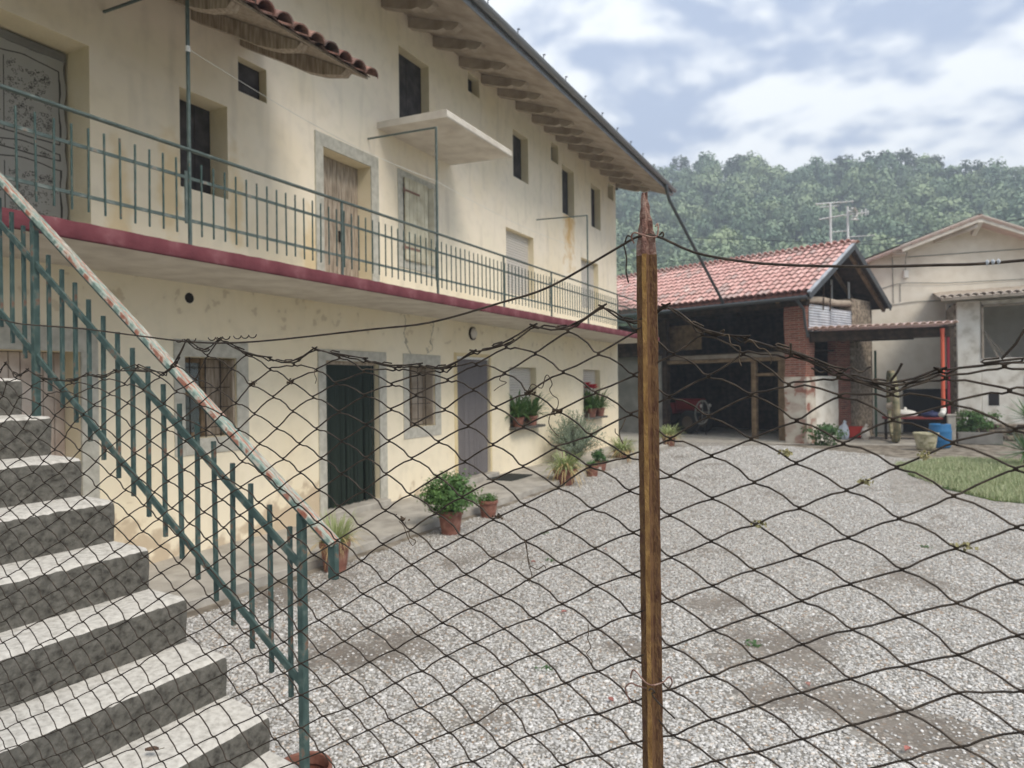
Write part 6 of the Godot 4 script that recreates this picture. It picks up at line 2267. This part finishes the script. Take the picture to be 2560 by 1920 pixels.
func fence() -> void:
	knots()
	var t := thing("chain_link_fence", "old sagging chain-link fence with a rusty pointed steel post, nearest the camera", "fence", FP)
	# post: a steel tee, its web towards the viewer, cut to a worn point
	var sec := [Vector2(-0.0145, 0.002), Vector2(0.0125, 0.002), Vector2(0.0130, -0.002), Vector2(0.0035, -0.0025), Vector2(0.0026, -0.013), Vector2(-0.0036, -0.013), Vector2(-0.0044, -0.0025), Vector2(-0.0150, -0.002)]
	var g := RandomNumberGenerator.new()
	g.seed = 400
	var flange := B.new()
	var web := B.new()
	var tip := B.new()
	var heights := []
	var y := -0.2
	while y < 2.03:
		heights.append(y)
		y += 0.03
	for e in [2.035, 2.045, 2.055, 2.065, 2.075, 2.085, 2.095, 2.104]:
		heights.append(e)
	var ring := func(yy: float) -> Array:
		var k := 1.0 if yy < 2.035 else lerpf(0.90, 0.26, clampf((yy - 2.035) / 0.069, 0.0, 1.0))
		var out := []
		for q in sec:
			var rr := 0.0006 * sin(yy * 91.0 + q.x * 300.0) + (0.0012 * sin(yy * 330.0 + q.x * 900.0) if yy > 2.03 else 0.0)
			out.append(fp(q.x * k + rr - (0.003 * (yy - 2.035) / 0.07 if yy > 2.035 else 0.0), yy, -q.y * (1.0 if yy < 2.035 else k) + rr))
		return out
	for i in heights.size() - 1:
		var a: Array = ring.call(heights[i])
		var c: Array = ring.call(heights[i + 1])
		for e in 8:
			var m: B = tip if heights[i] >= 2.0 else (web if e == 4 else flange)
			m.quad(a[e], c[e], c[(e + 1) % 8], a[(e + 1) % 8])
	var cap: Array = ring.call(2.104)
	for e in 6:
		tip.face(cap[0], cap[e + 1], cap[e + 2])
	var pm := ArrayMesh.new()
	flange.into(pm, M.rust)
	web.into(pm, M.rust_lit_edge)
	tip.into(pm, M.rust_pale)
	var post := part(t, "post", pm)
	# the netting: zigzag wires hooked into each other
	var c0 := -37
	var c1 := 30
	var last := 56
	var cache := {}
	for c in range(c0, c1 + 1):
		for r in range(-11, last + 1):
			if (c + r) % 2 == 0:
				cache[Vector2i(c, r)] = knot(c, r)
	for c in range(c0, c1):
		var even := posmod(c, 2) == 0
		var pts := []
		var r := -10
		var left := even
		var top_c := c if even else c + 1
		var side := -2 if even else 2
		var top: Vector2 = cache.get(Vector2i(top_c, -10), knot(top_c, -10))
		# the end of the wire lies along the top edge and is bent back round the end that comes from the next knot
		var nb: Vector2 = cache.get(Vector2i(top_c + side, -10), top + Vector2(0.052 * side, 0))
		var under: Vector2 = cache.get(Vector2i(top_c + side / 2, -9), top.lerp(nb, 0.5) - Vector2(0, 0.02))
		var dip := clampf(top.lerp(nb, 0.5).y - (under.y + 0.004), -0.004, 0.022)
		var over := 0.0016 if even else -0.0012
		for q in [[0.52, 0.0030, -0.002], [0.64, 0.0034, 0.001], [0.665, 0.0012, 0.0026], [0.64, -0.0004, 0.002], [0.5, 0.0, 0.0014], [0.25, 0.0006, 0.001], [0.06, 0.0012, 0.0]]:
			var m := top.lerp(nb, q[0])
			pts.append(fp(m.x, m.y - dip * sin(PI * q[0]) + q[1] + over, q[2] * (1.0 if even else -1.0)))
		while r <= last:
			var cc := c if left else c + 1
			var p: Vector2 = cache[Vector2i(cc, r)]
			var sg := -1.0 if left else 1.0
			# the bend hooks round its partner: in at the front, out at the back
			pts.append(fp(p.x - sg * 0.0062, p.y + 0.0032, 0.0016))
			pts.append(fp(p.x + sg * 0.0004, p.y + 0.0010, 0.0022))
			pts.append(fp(p.x + sg * 0.0014, p.y - 0.0003, 0.0))
			pts.append(fp(p.x + sg * 0.0004, p.y - 0.0015, -0.0022))
			pts.append(fp(p.x - sg * 0.0064, p.y - 0.0035, -0.0016))
			left = not left
			r += 1
			if r <= last:
				var q: Vector2 = cache[Vector2i(c if left else c + 1, r)]
				var d := q - p
				var bow := (0.0005 if left else 0.0026) + g.randf_range(-0.0014, 0.0014)
				for s in [0.30, 0.62]:
					var m: Vector2 = p + d * s + Vector2(-d.y, d.x).normalized() * bow * sg * -1.0
					pts.append(fp(m.x, m.y, g.randf_range(-0.001, 0.001)))
		var b := B.new()
		b.tube(pts, 0.00132, 6)
		part(t, "fence_wire", b.mesh(M.wire))
	# the straining wire on top
	var line := [[-2.2, 2.08], [-1.92, 2.05], [-1.692, 2.029], [-1.582, 2.011], [-1.325, 1.987], [-1.119, 1.962], [-0.924, 1.94], [-0.751, 1.935], [-0.483, 1.944], [-0.358, 1.949], [-0.23, 1.971], [-0.145, 1.989], [-0.045, 2.032], [-0.015, 2.044], [0.014, 2.043], [0.063, 2.017], [0.121, 2.0], [0.176, 1.99], [0.252, 1.981], [0.321, 1.976], [0.411, 1.973], [0.62, 1.985], [1.1, 1.97], [1.62, 2.03]]
	var lp := PackedVector3Array()
	var pts2 := []
	for i in line.size() - 1:
		for k in 4:
			var s := k / 4.0
			var a: Array = line[maxi(i - 1, 0)]
			var b1: Array = line[i]
			var c1b: Array = line[i + 1]
			var d: Array = line[mini(i + 2, line.size() - 1)]
			pts2.append(fp(cubic_interpolate(b1[0], c1b[0], a[0], d[0], s), cubic_interpolate(b1[1], c1b[1], a[1], d[1], s), 0.006 if absf(b1[0]) < 0.02 else 0.003))
	var tw := B.new()
	tw.tube(pts2, 0.0017, 7)
	part(t, "straining_wire", tw.mesh(M.wire))
	# wires that tie net, post and straining wire together
	var ties := [
		[[-0.017, 2.037, 0.004], [-0.020, 2.046, 0.006], [-0.014, 2.05, 0.010], [0.0, 2.044, 0.016], [0.015, 2.041, 0.010], [0.0165, 2.052, 0.004], [0.0150, 2.060, 0.002], [0.0130, 2.056, 0.004]],
		[[-0.030, 2.040, 0.004], [-0.026, 2.048, 0.005], [-0.021, 2.046, 0.005]], [[0.018, 2.044, 0.004], [0.023, 2.047, 0.006], [0.024, 2.042, 0.006], [0.019, 2.041, 0.004]],
		[[-0.032, 2.036, 0.003], [-0.028, 2.018, 0.004], [-0.029, 2.0, 0.004], [-0.026, 1.985, 0.003]],
		[[-0.030, 1.450, 0.004], [-0.026, 1.462, 0.006], [-0.018, 1.463, 0.012], [0.0, 1.452, 0.017], [0.016, 1.455, 0.010], [0.024, 1.462, 0.004], [0.026, 1.452, 0.0], [0.012, 1.437, -0.006], [-0.016, 1.444, 0.010], [-0.026, 1.447, 0.012], [-0.035, 1.438, 0.010], [-0.033, 1.424, 0.006], [-0.031, 1.417, 0.004], [-0.034, 1.415, 0.002]],
		[[0.0, 1.444, 0.016], [0.004, 1.448, 0.018], [0.008, 1.443, 0.016], [0.004, 1.440, 0.016], [0.012, 1.428, 0.012], [0.030, 1.408, 0.002]],
	]
	for q in ties:
		var b := B.new()
		var pts := []
		for p in q: pts.append(fp(p[0], p[1], p[2]))
		b.tube(smooth(pts), 0.0011, 6)
		part(t, "tie_wire", b.mesh(M.rust_pale if q.size() > 7 else M.wire))
	var coils := [Vector2i(-16, -10), Vector2i(-18, -10), Vector2i(-15, -9), Vector2i(4, -10)]
	for q in coils:
		var p: Vector2 = cache[q]
		var pts := []
		for k in 22:
			var a := k * 0.9
			pts.append(fp(p.x - 0.03 + k * 0.003, (1.945 if q.x < -14 else p.y + 0.002) + cos(a) * 0.0028, 0.003 + sin(a) * 0.0028))
		var b := B.new()
		b.tube(pts, 0.0011, 5)
		part(t, "tie_wire", b.mesh(M.wire))
	# joint in the straining wire at the right
	var jt := B.new()
	for k in 3:
		jt.lathe(fp(0.378 + 0.005 * k, 1.9735, 0.003), [Vector2(0.0018, -0.0016), Vector2(0.0034, 0.0), Vector2(0.0018, 0.0016)], 8, Basis(Vector3(1, 0, 0), FG, Vector3(1, 0, 0).cross(FG)))
	part(t, "wire_joint", jt.mesh(M.zinc))
	# stubs of cut wire that stick up from the top edge
	for q in [[Vector2i(5, -11), Vector2(0.012, 0.020)], [Vector2i(7, -11), Vector2(0.020, 0.030)], [Vector2i(3, -9), Vector2(0.001, 0.014)], [Vector2i(-19, -9), Vector2(0.012, 0.008)]]:
		var p: Vector2 = cache[q[0]]
		var b := B.new()
		b.tube([fp(p.x, p.y, 0.002), fp(p.x + q[1].x * 0.6, p.y + q[1].y * 0.5, 0.006), fp(p.x + q[1].x, p.y + q[1].y, 0.008)], 0.0014, 6)
		part(t, "wire_stub", b.mesh(M.wire))
	# dry tendrils of a climbing plant that still cling to the net
	var vines := [
		[Vector2i(-4, -6), [[0.0, 0.0], [0.01, 0.012], [0.022, 0.006], [0.028, 0.022], [0.036, 0.024], [0.040, 0.012], [0.034, 0.004], [0.042, -0.004], [0.050, -0.010], [0.046, -0.022], [0.038, -0.030], [0.036, -0.045], [0.042, -0.058], [0.048, -0.062]]],
		[Vector2i(-4, 2), [[0.0, 0.004], [0.006, -0.004], [0.004, -0.02], [0.009, -0.036], [0.014, -0.034], [0.022, -0.038], [0.030, -0.032], [0.036, -0.034]]],
		[Vector2i(-4, 2), [[0.002, 0.0], [0.007, -0.016], [0.006, -0.034], [0.011, -0.048], [0.009, -0.058]]],
		[Vector2i(-2, 6), [[-0.012, 0.006], [-0.010, -0.006], [-0.014, -0.016], [-0.009, -0.026], [-0.013, -0.034], [-0.007, -0.044], [-0.010, -0.052]]],
		[Vector2i(-1, -5), [[-0.006, -0.006], [-0.010, -0.018], [-0.016, -0.024], [-0.014, -0.034], [-0.008, -0.040], [-0.016, -0.030], [-0.022, -0.026], [-0.020, -0.020]]],
		[Vector2i(2, -10), [[-0.03, 0.01], [-0.024, 0.012], [-0.028, 0.005], [-0.02, 0.006], [-0.016, -0.006], [-0.006, -0.010], [-0.008, -0.024], [-0.004, -0.034]]],
		[Vector2i(2, -10), [[0.0, -0.006], [0.008, -0.002], [0.016, -0.012], [0.024, -0.014], [0.032, -0.024], [0.030, -0.032]]],
		[Vector2i(-8, 2), [[0.0, 0.0], [0.006, -0.010], [0.012, -0.016], [0.006, -0.024], [0.002, -0.012], [-0.01, 0.006], [-0.022, 0.012]]],
		[Vector2i(-12, -8), [[0.0, 0.0], [0.004, -0.008], [0.002, -0.016], [-0.001, -0.024]]],
		[Vector2i(-5, -7), [[0.0, 0.0], [-0.004, -0.01], [0.004, -0.014], [-0.008, -0.02], [-0.014, -0.026]]],
	]
	for q in vines:
		var p: Vector2 = cache[q[0]]
		var pts := []
		for k in q[1].size(): pts.append(fp(p.x + q[1][k][0], p.y + q[1][k][1], 0.005 + 0.004 * sin(k * 1.9)))
		var b := B.new()
		b.tube(smooth(pts), 0.0007, 5)
		part(t, "dry_tendril", b.mesh(M.bark))
	# knots of tendril and crusts of lichen on the wires
	for q in [[Vector2i(5, -3), 0.5, 0], [Vector2i(6, 0), 0.1, 0], [Vector2i(7, -1), 0.2, 0], [Vector2i(4, -2), 0.4, 0], [Vector2i(-8, 2), -0.4, 1], [Vector2i(-3, -5), 0.0, 1], [Vector2i(-4, -6), 0.0, 1], [Vector2i(2, 0), 0.1, 0], [Vector2i(3, -3), -0.3, 0], [Vector2i(-13, -7), 0.0, 1], [Vector2i(-15, -7), 0.1, 1], [Vector2i(-5, 1), 0.2, 1]]:
		var p: Vector2 = cache[q[0]]
		var nx: Vector2 = cache.get(q[0] + Vector2i(1, -1), p)
		p = p.lerp(nx, maxf(q[1], 0.0)) if q[1] >= 0 else p + Vector2(q[1], -q[1]) * 0.04
		var b := B.new()
		for k in 26:
			var o := Vector3(g.randfn(), g.randfn(), g.randfn()) * 0.0022 + (FG * g.randfn() * 0.004)
			var n := Vector3(g.randfn(), g.randfn(), g.randfn()).normalized() * 0.0026
			var m := n.cross(Vector3(g.randfn(), g.randfn(), g.randfn())).normalized() * 0.0022
			var at := fp(p.x, p.y, 0.001) + o
			b.quad(at - n, at + m, at + n, at - m)
		part(t, "lichen" if q[2] == 0 else "dry_knot", b.mesh(mat(C(150, 144, 106), 0.95) if q[2] == 0 else M.bark))
	var far := B.new()
	for e in [[Vector3(0.028, 2.3, 0.004), Vector3.ZERO], [Vector3(0.006, 2.3, 0.012), Vector3(-0.008, 0, 0)]]:
		far.cbox(fp(1.62, 0.95, -0.002) + e[1], Vector3(e[0].z, e[0].y, e[0].x), 0.0012, Basis(Vector3.UP, 0.052))
	part(t, "post", far.mesh(M.rust))
	post = null


func smooth(p: Array) -> Array:
	var out := []
	for i in p.size() - 1:
		var a: Vector3 = p[maxi(i - 1, 0)]
		var d: Vector3 = p[mini(i + 2, p.size() - 1)]
		for k in 4:
			out.append(p[i].cubic_interpolate(p[i + 1], a, d, k / 4.0))
	out.append(p[p.size() - 1])
	return out


func knots() -> void:
	_mesh_row(-31, -5, [-44,-3,-17,-3,-5,-5])
	_mesh_row(-30, -10, [-92,5,-100,4,-72,-4,-36,-7,-10,-1,2,-7])
	_mesh_row(-29, -9, [-102,-8,-95,-5,-55,-3,-23,-3,-5,-3])
	_mesh_row(-28, -10, [-93,-14,-87,-5,-60,2,-29,3,-7,0,7,-2])
	_mesh_row(-27, -9, [-82,-15,-73,-1,-49,2,-13,5,1,2])
	_mesh_row(-26, -10, [-69,-40,-65,-17,-58,-2,-38,3,-10,2,2,2])
	_mesh_row(-25, -9, [-65,-24,-57,-3,-36,5,-20,3,-1,5])
	_mesh_row(-24, -10, [-44,-32,-38,-10,-41,0,-25,2,-12,4,0,5])
	_mesh_row(-23, -9, [-47,-19,-30,-2,-18,6,-13,2,-10,2])
	_mesh_row(-23, 3, [10,3,11,3,11,3,13,2,5,0,4,0,-5,-2,-3,-1,-2,-4])
	_mesh_row(-22, -10, [-41,-29,-20,-7,-20,3,-12,2,-9,1])
	_mesh_row(-22, 2, [11,0,5,0,10,3,10,3,4,2,-1,0,2,0,-2,1,0,1,8,0])
	_mesh_row(-21, -9, [-19,4,-11,4,-5,1,-5,1,-4,3,-4,2,6,2,10,2,12,3,5,5,0,1,-1,3,-6,0,-10,-3,-3,-3])
	_mesh_row(-20, -10, [24,-41,-2,4,1,0,2,-1,-3,1,-7,0,1,0,14,1,18,1,8,2,-1,0,0,3,0,3,-7,-2,-2,-1])
	_mesh_row(-19, -9, [7,0,-3,-2,7,-5,6,2,-4,-2,-2,0,2,0,7,5,9,4,7,3,0,2,-7,2,-14,0,-9,-2,-3,-2])
	_mesh_row(-18, -10, [-3,22,11,-5,12,-4,22,-1,1,-3,-3,-4,-3,-2,1,1,4,0,6,2,8,3,1,3,-6,0,-13,-2,-10,-3])
	_mesh_row(-17, -9, [4,14,20,-1,21,2,12,-3,9,-14])
	_mesh_row(-17, 3, [1,-1,-2,-3,0,-1,3,2,17,5,4,3,-7,1,-13,-5])
	_mesh_row(-16, -10, [-4,18,17,11,17,-3,14,-1,16,-8])
	_mesh_row(-16, 4, [-11,-7,-13,-5,3,-3,7,3,10,6,0,2,-7,1,-19,-12])
	_mesh_row(-15, -9, [12,10,12,4,12,2,16,-1,15,-3])
	_mesh_row(-15, 3, [-11,-1,-12,-7,-2,-2,0,-3,7,0,4,3,-2,2,-9,-6])
	_mesh_row(-14, -10, [33,-27,20,5,16,6,15,1,23,-1])
	_mesh_row(-14, 4, [-15,-6,-8,-4,2,1,7,2,10,4,6,4,-4,-2])
	_mesh_row(-13, -9, [36,-14,17,6,10,5,17,0,11,2])
	_mesh_row(-13, 3, [-19,-4,-16,-8,-5,-3,-5,-2,-1,-1,3,2,8,3,-2,-3])
	_mesh_row(-12, -10, [44,-15,34,-1,14,3,12,0,15,2,2,0])
	_mesh_row(-12, 4, [-20,-5,-16,-7,-11,-5,-4,-5,8,0,7,5,8,1])
	_mesh_row(-11, -9, [43,-7,23,0,19,3,15,5,7,3,-5,1,-15,-3,-17,-6,-12,-7,-3,-4,4,-1,8,0,9,3])
	_mesh_row(-10, -10, [57,-40,40,-7,30,4,23,7,14,5,1,3,-11,-2,-13,-5,-12,-4,-4,-3,2,-1,8,0,6,2])
	_mesh_row(-9, -9, [62,-31,42,-5,30,6,16,7,2,6,-6,0,-16,-1,-14,-7,-5,-2,4,-1,7,3,2,-1,7,-1])
	_mesh_row(-8, -10, [67,-53,52,-15,34,2,22,8,7,6,-4,2,-9,-1,-10,-1,-7,-5,0,0,9,3,8,2,11,3])
	_mesh_row(-7, -9, [53,-37,50,-1,33,5,12,7,1,6,-7,2,-12,-2,-10,-5,-4,-1,4,6,11,5,14,4])
	_mesh_row(-6, -10, [65,-36,57,-4,40,9,20,6,5,4,-7,3,-11,-3,-9,-5,-2,1,4,6,6,10,9,1,8,-1])
	_mesh_row(-5, -9, [64,-5,49,7,23,8,8,5,0,4,-6,0,-11,-3,-1,-2,4,6,7,8,7,10])
	_mesh_row(-4, -10, [65,-2,54,9,32,4,12,6,3,1,-2,-1,-5,0,-4,0,2,1,5,6,4,5,0,2])
	_mesh_row(-3, -9, [60,14,40,7,21,3,8,4,4,0,0,-1,-2,1,-3,0,3,3,2,2,1,1])
	_mesh_row(-2, -10, [67,20,47,6,31,4,14,-3,4,6,1,1,0,1,-1,4,-2,1,-1,-1,1,-2,1,-2])
	_mesh_row(-1, -9, [56,11,39,2,24,1,11,-4,6,3,5,1,0,0,-2,1,-3,-2,-1,-3])
	_mesh_row(0, -10, [49,17,46,4,29,-1,20,-4,12,0,5,2,2,1,-1,-1,-4,-5,-4,-5,1,-7])
	_mesh_row(1, -9, [35,4,31,1,21,1,16,3,10,2,3,1,1,-1,0,-2,-2,-4,-1,-3,6,3])
	_mesh_row(2, -10, [41,-28,26,4,25,4,15,1,11,0,6,1,0,-1,2,-1,0,-1,0,-2,1,-2])
	_mesh_row(3, -9, [33,-23,19,-8,18,0,9,1,6,0,1,-3,0,-3,-1,0,-2,-2,0,-1])
	_mesh_row(4, -10, [37,-67,24,-23,15,6,10,2,6,0,2,-2,0,-2,0,0,-3,-2,0,1])
	_mesh_row(5, -11, [40,-101,30,-59,18,-15,10,7,6,5,2,0,0,-4,-1,-2,0,-2,-1,2,0,3])
	_mesh_row(6, -10, [26,-62,20,-20,15,3,8,11,2,5,-1,1,-4,-5,-5,-7,-4,7,-1,5])
	_mesh_row(7, -11, [31,-72,22,-30,16,-6,12,4,5,14,0,5,-5,1,-6,-2,-4,-5,-4,7])
